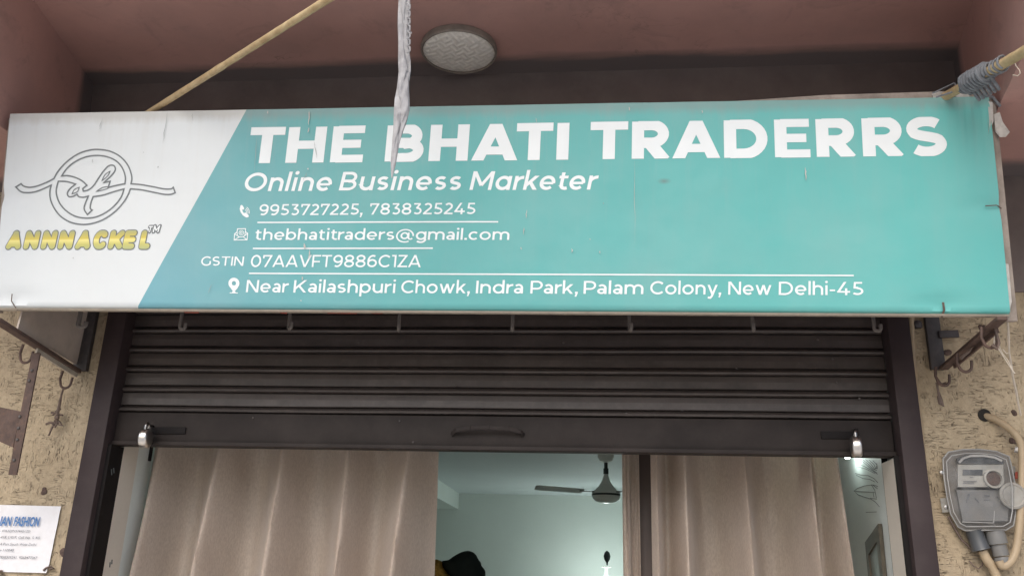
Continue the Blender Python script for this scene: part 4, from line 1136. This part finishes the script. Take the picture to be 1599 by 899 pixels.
# second cord bundle under the pole, drawn back to the board's corner
for k in range(6):
    c0 = on_pole(.30 + .05 * k) + Vector((.004, -.006, -.022)); c1 = c0 + Vector((.014, .004, -.022))
    q.tube([c0 + Vector((-.012, .01, .006)), c0 + Vector((0, -.008, 0)), c1 + Vector((.0, -.006, 0)), c1 + Vector((.012, .012, .002))], .0046, 6, jit=.1)
dn = PY(1550, 152, -.47)
q.tube([on_pole(.40) + Vector((.0, -.02, -.03)), PY(1527, 146, -.5), dn, SP(SW + .01, SH - .03, .004)], .004, 6, jit=.2)
q.tube([on_pole(.28) + s1 * .02, PY(1490, 130, -.50), PY(1456, 146, -.485)], .0024, 5)
q.tube([on_pole(.30) + Vector((0, -.025, -.02)), PY(1490, 143, -.53), PY(1462, 152, -.50)], .0026, 5)
tag(q.build('cord_lashing', M['rope'], org=tuple(on_pole(.4))), 'grey cord lashing wound round the thick bamboo pole', 'lashing')
q = MB(); yq = on_pole(.62).y - .03
q.tube([PY(x, y, yq) for x, y in ((1564, 108), (1570, 107), (1577, 103), (1581, 97), (1583, 95), (1587, 104), (1592, 110), (1593, 115), (1589, 119), (1581, 117))], .0013, 5)
tag(q.build('loose_thread', M['thread'], org=tuple(PY(1581, 97, yq))), 'thin white thread curling off the grey lashing', 'thread')
q = MB(); q.tube([PY(1562, 178, -.40), PY(1599, 146, -.35), PY(1640, 112, -.3)], .0022, 5)
tag(q.build('black_wire', M['black'], org=tuple(PY(1562, 178, -.4))), 'thin black wire running from the torn flap to the right', 'wire')
# twisted rag: a strip of cloth folded and twisted on itself, tapering to a point
q = MB(); YR = -.78
cl = [(632, -60, 9.5), (631.5, 0, 9.2), (631, 20, 9.6), (630.8, 40, 9.8), (630.5, 60, 8.8), (630.5, 78, 8.6), (631.5, 95, 9.8), (632, 112, 9.6), (630, 126, 9.0), (629, 140, 9.6), (628, 155, 11.6), (627.5, 170, 12.2), (626, 182, 11.2), (624, 194, 9.6), (620.5, 210, 7.2), (617.8, 225, 5.6), (616, 240, 5.0), (614.2, 255, 4.2), (612.8, 268, 2.4), (612.0, 278, .8)]
NPR = 30; NL = (len(cl) - 1) * 6
def cl_at(t):
    f = t * (len(cl) - 1); i = min(int(f), len(cl) - 2); e = f - i; e = e * e * (3 - 2 * e)
    return tuple(cl[i][k] + (cl[i + 1][k] - cl[i][k]) * e for k in range(3))
vr = []
for j in range(NL + 1):
    t = j / NL; x, y, hw = cl_at(t); c = PY(x, y, YR); k = (PY(x + 1, y, YR) - c).length; rad = hw * k
    tw = t * 9.5; row = []
    for i in range(NPR):
        a_ = 2 * math.pi * i / NPR
        fold = 1.0 - .55 * max(0, math.cos(2 * a_ - tw * 1.6)) ** 3 - .35 * max(0, math.cos(3 * a_ + tw * 2.1 + 1)) ** 3
        fold += .13 * noise.noise((math.cos(a_) * 1.6, math.sin(a_) * 1.6, t * 16)) + .10 * noise.noise((math.cos(a_) * 4, math.sin(a_) * 4, t * 40))
        row.append(q.bm.verts.new(c + Vector((math.cos(a_) * rad * (1.0 if abs(math.cos(a_)) > .88 else fold * 1.05), math.sin(a_) * rad * .75 * fold, 0))))
    vr.append(row)
for a_, c in zip(vr, vr[1:]):
    for i in range(NPR): q.bm.faces.new([a_[i], a_[(i + 1) % NPR], c[(i + 1) % NPR], c[i]])
q.bm.faces.new(vr[0]); q.bm.faces.new(list(reversed(vr[-1])))
# frayed loops at its right edge
for yy in range(6, 74, 11):
    q.tube([PY(636.5, yy, YR - .012), PY(640.2, yy + 2, YR - .014), PY(640, yy + 8, YR - .014), PY(635.5, yy + 11, YR - .014)], .0022, 5)
q.tube([PY(638, 46, YR), PY(641.5, 50, YR - .01), PY(643, 53, YR - .012)], .0012, 5)
tag(q.build('twisted_rag', M['cloth'], org=tuple(PY(632, 0, YR))), 'dusty white twisted rag hanging down over the signboard', 'rag')

# ------------------------------------------------------------------ ceiling lamp
lc = PZ(717, 73, ZC); lp = thing('ceiling_lamp', (lc.x, lc.y, ZC), 'round surface ceiling lamp with a woven frosted diffuser, unlit', 'ceiling lamp')
q = MB(); q.lathe((lc.x, lc.y, ZC - .001), (0, 0, -1), [(.128, 0), (.131, .012), (.130, .022), (.126, .026), (.1225, .025), (.1225, .018)], 56, cap=False); q.build('rim', M['lamprim'], lp)
q = MB(); q.lathe((lc.x, lc.y, ZC - .001), (0, 0, -1), [(.1228, .019), (.112, .026), (.085, .032), (.05, .036), (.02, .038), (.0001, .0382)], 56); q.build('diffuser', M['diffuser'], lp, smooth=60)

# ------------------------------------------------------------------ curtains and door post
def curtain(xt0, xt1, xb0, xb1, y0, ridges_t, ridges_b, amp, lab, ztop=2.2, seed=0):
    """ridges: crest positions along the width (0..1) at the top and at the bottom edge of the picture"""
    q = MB(); zr0 = 1.98; zr1 = 1.585
    def fn(u, v):
        z = ztop + (0.03 - ztop) * v
        t = max(-.3, min(1.0, (zr0 - z) / (zr0 - zr1)))
        tt = t if t < 1 else 1
        x = (xt0 + (xb0 - xt0) * tt) * (1 - u) + (xt1 + (xb1 - xt1) * tt) * u
        d = 0.0
        for k in range(len(ridges_t)):
            c = ridges_t[k] + (ridges_b[k] - ridges_t[k]) * tt
            pr = ridges_t[k - 1] + (ridges_b[k - 1] - ridges_t[k - 1]) * tt if k else c - .22
            nx = ridges_t[k + 1] + (ridges_b[k + 1] - ridges_t[k + 1]) * tt if k + 1 < len(ridges_t) else c + .22
            wl = min(.075, (c - pr) * .46); wr = min(.06, (nx - c) * .26)
            e = (u - c) / (wl if u < c else wr)
            d += math.exp(-abs(e) ** 1.45)
        am = amp * (.85 + .45 * tt)
        y = y0 - am * (min(d, 1.1) - .45) + .010 * noise.noise((u * 9 + seed, z * 1.5, 3.3)) + .005 * noise.noise((u * 26 + z * 5, z * 4, seed))
        return Vector((x, y, z))
    q.grid(fn, 170, 64)
    bmesh.ops.solidify(q.bm, geom=q.bm.faces[:], thickness=.003)
    c = Vector(((xt0 + xt1) / 2, y0, ztop))
    return tag(q.build('curtain', M['curtain'], org=tuple(c), smooth=80), lab, 'curtain', 'taupe curtains in the doorway')
curtain(-1.572, -.560, -1.572, -.560, .30, (.05, .265, .49, .715, .92), (.05, .25, .485, .725, .90), .20, 'widest taupe curtain, covering the left half of the doorway', seed=1)
_xa, _xb, _xc = PY(972, 760, .29).x, PY(999, 760, .29).x, PY(1015, 760, .30).x
curtain(_xa, _xb, _xa, _xb, .30, (.40,), (.40,), .03, 'narrow taupe curtain strip beside the dark door post, left of it', seed=5)
curtain(_xc, .772, _xc - .004, .782, .30, (.03, .18, .50, .84, .985), (.03, .18, .50, .82, .985), .19, 'taupe curtain between the dark door post and the leaf drawing', seed=9)
rd = MB(); rd.tube([(-1.56, .30, 2.21), (.865, .30, 2.21)], .012, 10)
tag(rd.build('curtain_rod', M['iron'], org=(-.35, .3, 2.21)), 'curtain rod hidden behind the lowered shutter', 'rod')
x0, x1 = PY(998.5, 760, .345).x, PY(1016, 760, .345).x
q = MB(); q.box(x0 - .01, x1 + .02, .345, .40, .004, 2.32, .002)
tag(q.build('door_post', M['post'], org=((x0 + x1) / 2, .37, 0)), 'dark brown upright post between the two right curtains', 'post')

# ------------------------------------------------------------------ ceiling fan
fy = 4.45
ft = PY(946, 704, fy); fm = PY(945, 775, fy)
fan = thing('ceiling_fan', (ft.x, fy, RC), 'pale three bladed ceiling fan seen between the curtains', 'ceiling fan')
fx = ft.x
zc_ = RC; k = (PY(947, 770, fy) - PY(946, 770, fy)).length
q = MB(); q.lathe((fx, fy, zc_), (0, 0, -1), [(.02, 0), (.062, .0), (.066, .03), (.05, .06), (.02, .075)], 28); q.build('canopy', M['fan'], fan)
zm = PY(945, 776, fy).z
q = MB(); q.tube([(fx, fy, zc_ - .06), (fx, fy, zm + .12)], .014, 10); q.tube([(fx, fy, zc_ - .12), (fx, fy, zc_ - .165)], .021, 10); q.build('down_rod', M['fandark'], fan)
q = MB(); q.lathe((fx, fy, zm + .20), (0, 0, -1), [(.012, 0), (.02, .03), (.034, .075), (.06, .115), (.082, .135), (.088, .15)], 28); q.build('cup', M['fan'], fan)
q = MB(); q.lathe((fx, fy, zm + .055), (0, 0, -1), [(.07, 0), (.108, .006), (.113, .03)], 32); q.lathe((fx, fy, zm + .012), (0, 0, -1), [(.112, 0), (.107, .02), (.08, .045), (.04, .056), (.001, .058)], 32); q.build('motor', M['fan'], fan)
q = MB(); q.lathe((fx, fy, zm + .026), (0, 0, -1), [(.1145, 0), (.1145, .015)], 32); q.build('band', M['fandark'], fan)
for ang in (203, 83, 323):
    d = Vector((math.cos(R(ang)), math.sin(R(ang)), 0)); s_ = Vector((-d.y, d.x, 0)); c = Vector((fx, fy, zm + .038))
    q = MB(); A = []; Bq = []
    for t, wd in ((.20, .034), (.30, .042), (.45, .050), (.54, .052), (.585, .044), (.60, .02)):
        A.append((t, wd))
    out = [c + d * t + s_ * w_ + Vector((0, 0, .012 + .01 * t)) for t, w_ in A] + [c + d * t - s_ * w_ + Vector((0, 0, -.012 + .01 * t)) for t, w_ in reversed(A)]
    q.loft(out, [p - Vector((0, 0, .004)) for p in out])
    bl = q.build('blade', M['fanblade'], fan)
    q = MB(); q.bar(c + d * .09, c + d * .23, .03, .006); q.build('blade_iron', M['fandark'], bl)

# ------------------------------------------------------------------ lamps inside
yl = RB - .8
lz = PY(946.5, 884, yl)
wl_ = thing('standing_lamp', (lz.x, yl, 0), 'lit bulb lamp with a dark finial standing before the back wall of the shop', 'lamp')
def at(px, py): return PY(px, py, yl)
q = MB(); sc_ = (at(947, 884) - at(946, 884)).length
q.tube([at(946.5, 899), at(946.5, 884)], sc_ * 2.5, 10); q.build('stem', M['fan'], wl_)
q = MB(); q.lathe(at(946.5, 885), (0, 0, 1), [(sc_ * 7, 0), (sc_ * 7.4, .006), (sc_ * 5, .014)], 20); q.build('cap', M['fan'], wl_)
q = MB(); q.lathe(at(948, 882), (0, 0, 1), [(sc_ * 1.0, 0), (sc_ * 1.5, sc_ * 4), (sc_ * 4.6, sc_ * 9), (sc_ * 5.4, sc_ * 14), (sc_ * 4, sc_ * 19), (sc_ * 1, sc_ * 22)], 14); q.build('finial', M['fandark'], wl_)
q = MB(); bc = at(946.5, 911); q.lathe(bc, (0, 0, 1), [(.0005, -.065), (.035, -.05), (.055, -.015), (.05, .025), (.028, .05), (.018, .07)], 20); q.build('bulb', M['bulb'], wl_)
q = MB(); q.tube([(bc.x, bc.y, .004), (bc.x, bc.y, bc.z - .06)], .014, 8); q.lathe((bc.x, bc.y, .004), (0, 0, 1), [(.15, 0), (.15, .02), (.02, .035)], 24); q.build('stand', M['fandark'], wl_)
# small lamp by the right-hand wall
xw = RX1 - .035; lb_ = PX(1323, 711, xw)
sl = thing('small_lamp', tuple(lb_), 'small lit bulb beside the leaf drawing, next to the right padlock', 'lamp')
q = MB(); q.lathe(lb_, (0, 0, 1), [(.0005, -.011), (.008, -.009), (.012, 0), (.009, .009), (.006, .016)], 16); q.build('bulb', M['led'], sl)
q = MB(); q.tube([lb_ + Vector((0, 0, .014)), lb_ + Vector((0, 0, .05)), lb_ + Vector((.035, 0, .055))], .006, 8); q.build('holder', M['fan'], sl)
# picture frame on the right-hand wall
xp = RX1 - .014
f1, f2, f3, f4 = (PX(px, py, xp) for px, py in ((1371, 817), (1350.5, 846), (1355.5, 910), (1378, 910)))
fr = thing('picture_frame', tuple((f3 + f4) / 2), 'dark wooden frame with a slanted top edge on the right wall of the shop', 'picture frame')
q = MB()
inn = [f1 + Vector((0, (f2.y - f1.y) * .2, -.05)), f2 + Vector((0, (f1.y - f2.y) * .14, -.04)), f3 + Vector((0, (f1.y - f2.y) * .14, 0)), f4 + Vector((0, (f2.y - f1.y) * .2, 0))]
dz = Vector((0, 0, -.5))
o4 = [f1, f2, f3 + dz, f4 + dz]; i4 = [inn[0], inn[1], inn[2] + dz * .9, inn[3] + dz * .9]
for k in range(4):
    A = [o4[k], o4[(k + 1) % 4], i4[(k + 1) % 4], i4[k]]
    q.loft(A, [p + Vector((.012, 0, 0)) for p in A])
q.build('moulding', M['woodframe'], fr, smooth=0)
q = MB(); q.loft([p + Vector((.006, 0, 0)) for p in i4], [p + Vector((.011, 0, 0)) for p in i4]); q.build('print', M['picture'], fr, smooth=0)
# clothes on a rack beside the left curtain
yk = 1.6
rk = thing('clothes_rack', (PY(705, 899, yk).x, yk, 0), 'clothes rack hidden below the dark cloth behind the left curtain', 'rack')
cx_ = PY(724, 880, yk).x; ztop_ = PY(724, 862, yk).z
q = MB(); q.tube([(cx_, yk, .02), (cx_, yk, ztop_ - .06)], .012, 8); q.tube([(cx_ - .14, yk, ztop_ - .10), (cx_ + .10, yk, ztop_ - .10)], .009, 8); q.build('stand', M['iron'], rk)
q = MB(); q.lathe((cx_, yk, .0), (0, 0, 1), [(.16, .004), (.16, .02), (.03, .035)], 24); q.build('foot', M['iron'], rk)
def heap(px, top, bot, outline, dep, mat, name, lab, cat, y):
    q = MB(); c = PY(px, (top + bot) / 2, y); A = [PY(x, z_, y) for x, z_ in outline]
    n = len(A); cen = sum(A, Vector()) / n; vs = []
    for j in range(9):
        a_ = math.pi * (j / 8 - .5); k = math.cos(a_) ** .6 if j not in (0, 8) else 0.02
        vs.append([q.bm.verts.new(cen + (p - cen) * k * (1 + .05 * noise.noise((p.x * 30, j, p.z * 30))) + Vector((0, dep * math.sin(a_), 0))) for p in A])
    for a_, b_ in zip(vs, vs[1:]):
        for i in range(n): q.bm.faces.new([a_[i], a_[(i + 1) % n], b_[(i + 1) % n], b_[i]])
    q.bm.faces.new(vs[0]); q.bm.faces.new(list(reversed(vs[-1])))
    return tag(q.build(name, mat, org=tuple(cen), smooth=75), lab, cat)
OX = lambda x, y: (670 + x / 11.38, 820 + y / 11.38)
o1 = smooth_line([OX(*p) for p in ((235, 640), (270, 620), (350, 610), (430, 545), (520, 495), (620, 462), (700, 445), (760, 462), (820, 505), (860, 570), (910, 650), (925, 710), (985, 780), (1000, 860), (990, 1000), (900, 1300), (500, 1300), (420, 1000), (330, 860), (270, 780), (240, 700), (235, 640))], 3)[:-1]
heap(724, 860, 930, o1, .09, M['darkcloth'], 'dark_cloth', 'black green heap of cloth peeping out past the left curtain', 'cloth', yk)
o2 = smooth_line([OX(*p) for p in ((60, 620), (120, 600), (170, 605), (225, 640), (245, 740), (330, 860), (420, 960), (430, 1250), (40, 1250), (30, 800), (60, 620))], 3)[:-1]
heap(690, 870, 930, o2, .07, M['mustard'], 'mustard_cloth', 'mustard knitted cloth between the left curtain and the black heap', 'cloth', yk - .05)

# ------------------------------------------------------------------ electricity meter and its pipes
MZ = lambda x, y: (1380 + x / 3.47, 640 + y / 3.47)
def mp(x, y, d): return PY(*MZ(x, y), -d)
mt = thing('electricity_meter', tuple(mp(520, 640, .0)), 'grey electricity meter under a clouded transparent cover on the beige wall', 'electricity meter')
out = [(320, 262), (350, 226), (430, 212), (520, 211), (612, 222), (680, 250), (694, 305), (716, 420), (716, 560), (704, 625), (662, 650), (440, 652), (402, 632), (362, 562), (342, 470), (326, 362)]
cen = (525, 430)
def sc2(k, dx=0, dy=0): return [(cen[0] + (x - cen[0]) * k + dx, cen[1] + (y - cen[1]) * k + dy) for x, y in out]
q = MB(); q.loft([mp(*p, .001) for p in sc2(1.0)], [mp(*p, .022) for p in sc2(1.0)]); q.build('backplate', M['meter_back'], mt, smooth=20)
q = MB(); q.loft([mp(*p, .022) for p in ((390, 262), (440, 240), (600, 242), (650, 270), (655, 290), (395, 290))], [mp(*p, .05) for p in ((398, 268), (445, 248), (598, 250), (642, 274), (648, 290), (402, 290))]); q.build('top_housing', M['meter_dark'], mt, smooth=20)
q = MB(); q.loft([mp(*p, .022) for p in ((395, 285), (655, 285), (655, 420), (395, 420))], [mp(*p, .055) for p in ((402, 295), (648, 295), (648, 415), (402, 415))]); q.build('dial_plate', M['meter_face'], mt, smooth=20)
q = MB(); q.loft([mp(*p, .022) for p in ((385, 425), (690, 425), (680, 610), (420, 610))], [mp(*p, .048) for p in ((395, 432), (680, 432), (672, 600), (428, 600))]); q.build('terminal_block', M['meter_body'], mt, smooth=20)
q = MB(); q.loft([mp(*p, .055) for p in ((428, 322), (536, 322), (536, 352), (428, 352))], [mp(*p, .0575) for p in ((428, 322), (536, 322), (536, 352), (428, 352))]); q.build('display', M['meter_dark'], mt, smooth=20)
q = MB()
for a_, b_ in (((430, 385), (505, 384)), ((430, 395), (490, 394)), ((470, 362), (485, 362)), ((545, 462), (575, 462)), ((545, 485), (580, 484)), ((450, 455), (470, 452)), ((455, 470), (450, 500)), ((465, 455), (455, 480)), ((495, 475), (515, 498)), ((608, 468), (620, 468))):
    d_ = .0585 if a_[1] < 425 else .0505
    q.tube([mp(*a_, d_), mp(*b_, d_)], .0011, 4)
q.build('print_marks', M['ink'], mt)
q = MB(); c_ = mp(590, 372, .055); q.lathe(c_, (0, -1, 0), [(.026, 0), (.027, .01), (.022, .012), (.020, .004)], 28, cap=False); q.build('lens_ring', M['meter_face'], mt)
q = MB(); q.lathe(c_ + Vector((0, -.002, 0)), (0, -1, 0), [(.021, 0), (.019, .004), (.001, .006)], 24); q.build('lens', M['rust'], mt)
# clear cover
q = MB(); 
rings = [(1.0, .022), (.99, .050), (.95, .066), (.86, .076)]
prev = None
for kq, d_ in rings:
    row = [q.bm.verts.new(mp(*p, d_)) for p in sc2(kq)]
    if prev:
        for i in range(len(row)): q.bm.faces.new([prev[i], prev[(i + 1) % len(row)], row[(i + 1) % len(row)], row[i]])
    prev = row
q.bm.faces.new(prev)
q.build('clear_cover', M['cover'], mt, smooth=50)
q = MB(); q.tube([mp(*p, .079) for p in ((408, 285), (430, 262), (470, 248), (540, 247), (600, 256), (640, 275))], .0035, 6); q.tube([mp(*p, .0775) for p in ((425, 605), (595, 610), (600, 545))], .0014, 5); P_ = sc2(.995); q.tube([mp(*p, .046) for p in P_ + P_[:1]], .0022, 5); P_ = sc2(.90); q.tube([mp(*p, .073) for p in P_ + P_[:1]], .0015, 5); q.build('cover_ridge', M['ridge'], mt)
q = MB(); q.lathe(mp(692, 465, .05), (0, -1, 0), [(.036, 0), (.037, .012), (.031, .016), (.027, .013)], 32); q.build('seal_knob', M['knob'], mt)
for pts in (((305, 478), (352, 472), (372, 550), (318, 554)), ((690, 300), (712, 305), (716, 340), (695, 340))):
    q = MB(); q.loft([mp(*p, .001) for p in pts], [mp(*p, .012) for p in pts]); q.build('mounting_lug', M['knob'], mt, smooth=20)
q = MB(); q.lathe(mp(336, 525, .012), (0, -1, 0), [(.006, 0), (.005, .003), (.001, .004)], 10); q.build('screw', M['chrome'], mt); q = MB(); q.lathe(mp(312, 338, .02), (0, -1, 0), [(.006, 0), (.005, .003), (.001, .004)], 10); q.build('screw', M['chrome'], mt)
q = MB(); q.loft([mp(*p, .004) for p in ((712, 335), (740, 332), (740, 372), (712, 372))], [mp(*p, .03) for p in ((712, 335), (740, 332), (740, 372), (712, 372))]); q.build('red_tab', M['red'], mt, smooth=20)
# cable gland and terminal tube below the meter
q = MB(); g0, g1 = mp(600, 655, .035), mp(640, 800, .035); ax = g1 - g0
q.lathe(g0, ax, [(.024, 0), (.026, .01), (.026, .035)], 20); q.lathe(g0 + ax.normalized() * .037, ax, [(.021, 0), (.021, .03)], 20); q.lathe(g0 + ax.normalized() * .070, ax, [(.019, 0), (.022, .006), (.020, .028), (.013, .032)], 20)
q.build('cable_gland', M['meter_body'], mt)
q = MB(); a0, a1 = mp(488, 650, .03), mp(528, 755, .03); q.lathe(a0, a1 - a0, [(.022, 0), (.024, .05), (.026, (a1 - a0).length)], 16); q.build('cable_sleeve', M['meter_dark'], mt)
def pipe(pts, d, r, name, lab, cat, mat=M['pvc'], sub=5):
    q = MB(); P = smooth_line(pts, sub)
    q.tube([mp(x, y, d(i / (len(P) - 1)) if callable(d) else d) for i, (x, y) in enumerate(P)], r, 12)
    return tag(q.build(name, mat, org=tuple(mp(*pts[0], .02))), lab, cat)
pipe([(548, 32), (600, 48), (655, 80), (705, 122), (735, 165), (748, 215), (750, 330), (745, 480), (735, 620), (722, 730), (700, 800), (668, 838), (640, 842), (625, 815)], lambda t: -.005 + .055 * min(1, t * 4), .0108, 'flexible_conduit', 'beige flexible pipe from the wall hole down past the meter to its gland', 'pipe')
pipe([(535, 760), (560, 810), (595, 860), (615, 930), (620, 1100)], .03, .013, 'flexible_conduit', 'beige pipe leaving the dark sleeve below the electricity meter', 'pipe')
pipe([(145, -520), (155, -300), (172, -80), (190, 60), (203, 200), (218, 380), (232, 520), (248, 700), (275, 860), (310, 1060)], .012, .0105, 'wall_conduit', 'straight beige pipe running down the wall beside the shutter frame', 'pipe')
q = MB(); q.lathe(mp(545, 28, .0), (0, -1, 0), [(.019, -.001), (.019, .003), (.016, .004)], 16); q.build('wall_hole', M['pipehole'], bld)
q = MB(); q.tube([mp(x, y, .03) for x, y in ((715, 228), (720, 205), (745, 200), (760, 215))], .005, 8); q.tube([mp(725, 215, .0), mp(725, 212, .05)], .006, 8)
tag(q.build('pipe_clip', M['flap'], org=tuple(mp(735, 210, .02))), 'grey saddle clip holding the beige pipe above the meter', 'clip')
q = MB()
q.tube([mp(x, y, .012) for x, y in ((350, 575), (385, 640), (420, 700), (455, 730), (480, 760))], .0035, 6); q.tube([mp(x, y, .01) for x, y in ((462, 815), (490, 845), (515, 858), (535, 840), (540, 800))], .002, 5)
tag(q.build('loose_cable', M['wire'], org=tuple(mp(350, 575, .01))), 'thin dark loose cable drooping below the electricity meter', 'cable')
q = MB(); q.lathe(PY(1430, 508, -.001), (0, -1, 0), [(.012, 0), (.012, .02), (.004, .024)], 10); q.bar(PY(1424, 508, -.01), PY(1439, 508, -.012), .012, .016)
tag(q.build('wall_peg', M['bracket_dark'], org=tuple(PY(1430, 508, 0))), 'small black peg in the wall just right of the shutter frame', 'peg')

# ------------------------------------------------------------------ paper notice
y_n = -.004
NP = [(-62, 786), (96, 790), (74.5, 894), (-84, 890)]
nt_ = thing('paper_notice', tuple(PY(40, 893, y_n)), 'white printed paper notice with a blue heading taped to the beige wall', 'notice')
q = MB(); c4 = [PY(x, y, y_n) for x, y in NP]
def bil(u, v):
    p = c4[0] * (1 - u) * (1 - v) + c4[1] * u * (1 - v) + c4[2] * u * v + c4[3] * (1 - u) * v
    p = p.copy(); p.y -= .0022 + .0022 * noise.noise((u * 6, v * 5, 2)) + .006 * max(0, u - .9) / .1 * max(0, v - .85) / .15
    return p
q.grid(bil, 36, 24)
q.build('sheet', M['paper'], nt_, smooth=60, recalc=False)
def text_mesh(s, shear=0.0, offset=0.0):
    cu = bpy.data.curves.new('text', 'FONT'); cu.body = s; cu.size = 1.0; cu.shear = shear; cu.offset = offset; cu.resolution_u = 3
    o = bpy.data.objects.new('text', cu); COL.objects.link(o)
    dg = bpy.context.evaluated_depsgraph_get(); me = bpy.data.meshes.new_from_object(o.evaluated_get(dg))
    V_ = [(v.co.x, v.co.y) for v in me.vertices]; F_ = [list(p.vertices) for p in me.polygons]
    bpy.data.objects.remove(o); bpy.data.curves.remove(cu); bpy.data.meshes.remove(me)
    return V_, F_
def on_paper(mb, s, xr, yb, cap, x_l, shear=0.0, offset=0.0):
    """writing whose ink runs from picture x_l to xr on the base line yb, cap px high"""
    V_, F_ = text_mesh(s, shear, offset); lo = min(v[0] for v in V_); hi = max(v[0] for v in V_)
    ct = [0, 0]
    def f(x, y):
        e = (x - lo) / (hi - lo); px = x_l + (xr - x_l) * e + y / .73 * cap * .16; py = yb + (xr - x_l) * e * .02 - y / .73 * cap
        p = PY(px, py, y_n - .0065); return p
    put(mb, V_, F_, f)
bl_, gy = MB(), MB()
on_paper(bl_, 'IAN', 17.5, 819.6, 14.6, -1, .2, .028); on_paper(bl_, 'FASHION', 61, 820, 14.6, 20.5, .2, .028)
on_paper(gy, '- 07AADPV3785D1ZD', 47, 829.6, 3.6, 0, .2); on_paper(gy, '-418, L/G/F, Gali No. 5, KS.', 62.5, 839.6, 4.0, -1, .2)
on_paper(gy, 'A Puri South West Delhi', 56.5, 850.4, 4.0, -1, .2); on_paper(gy, 'hi-110045', 21.5, 859.6, 3.8, -3, .2); on_paper(gy, '7838325241, 9268477267', 58, 871, 4.2, -2, .2)
bl_.build('heading', M['blue'], nt_, smooth=0, recalc=False); gy.build('small_print', M['ink'], nt_, smooth=0, recalc=False)
q = MB()
for P in (((68, 890), (72, 886), (80, 884), (84, 886), (78, 888)), ((-6, 892), (2, 890.5), (4, 891))):
    q.tube([PY(x, y, y_n - .008) for x, y in P], .003, 5, jit=.4)
q.build('twig_pin', M['wire'], nt_)
# mud daubs and nails on the plaster
for x, y, s_ in ((72, 766, 1.0), (204, 864, 0), (102, 862, 1.4), (85, 661, 1.2), (1535, 512, .8), (1479, 548, 1.2), (1582, 690, 1.0), (1585, 645, .9)):
    if not s_: continue
    c = PY(x, y, 0); n_ = 9; q = MB()
    for i in range(3): q.lathe(c + Vector((random.uniform(-.008, .008), .003, random.uniform(-.006, .006))), (0, -1, 0), [(.010 * s_ * random.uniform(.7, 1.2), 0), (.007 * s_, .006), (.001, .009)], n_)
    q.build('mud_daub', M['rust'], bld)
for o in bpy.data.objects:
    if '_o' in o: del o['_o']
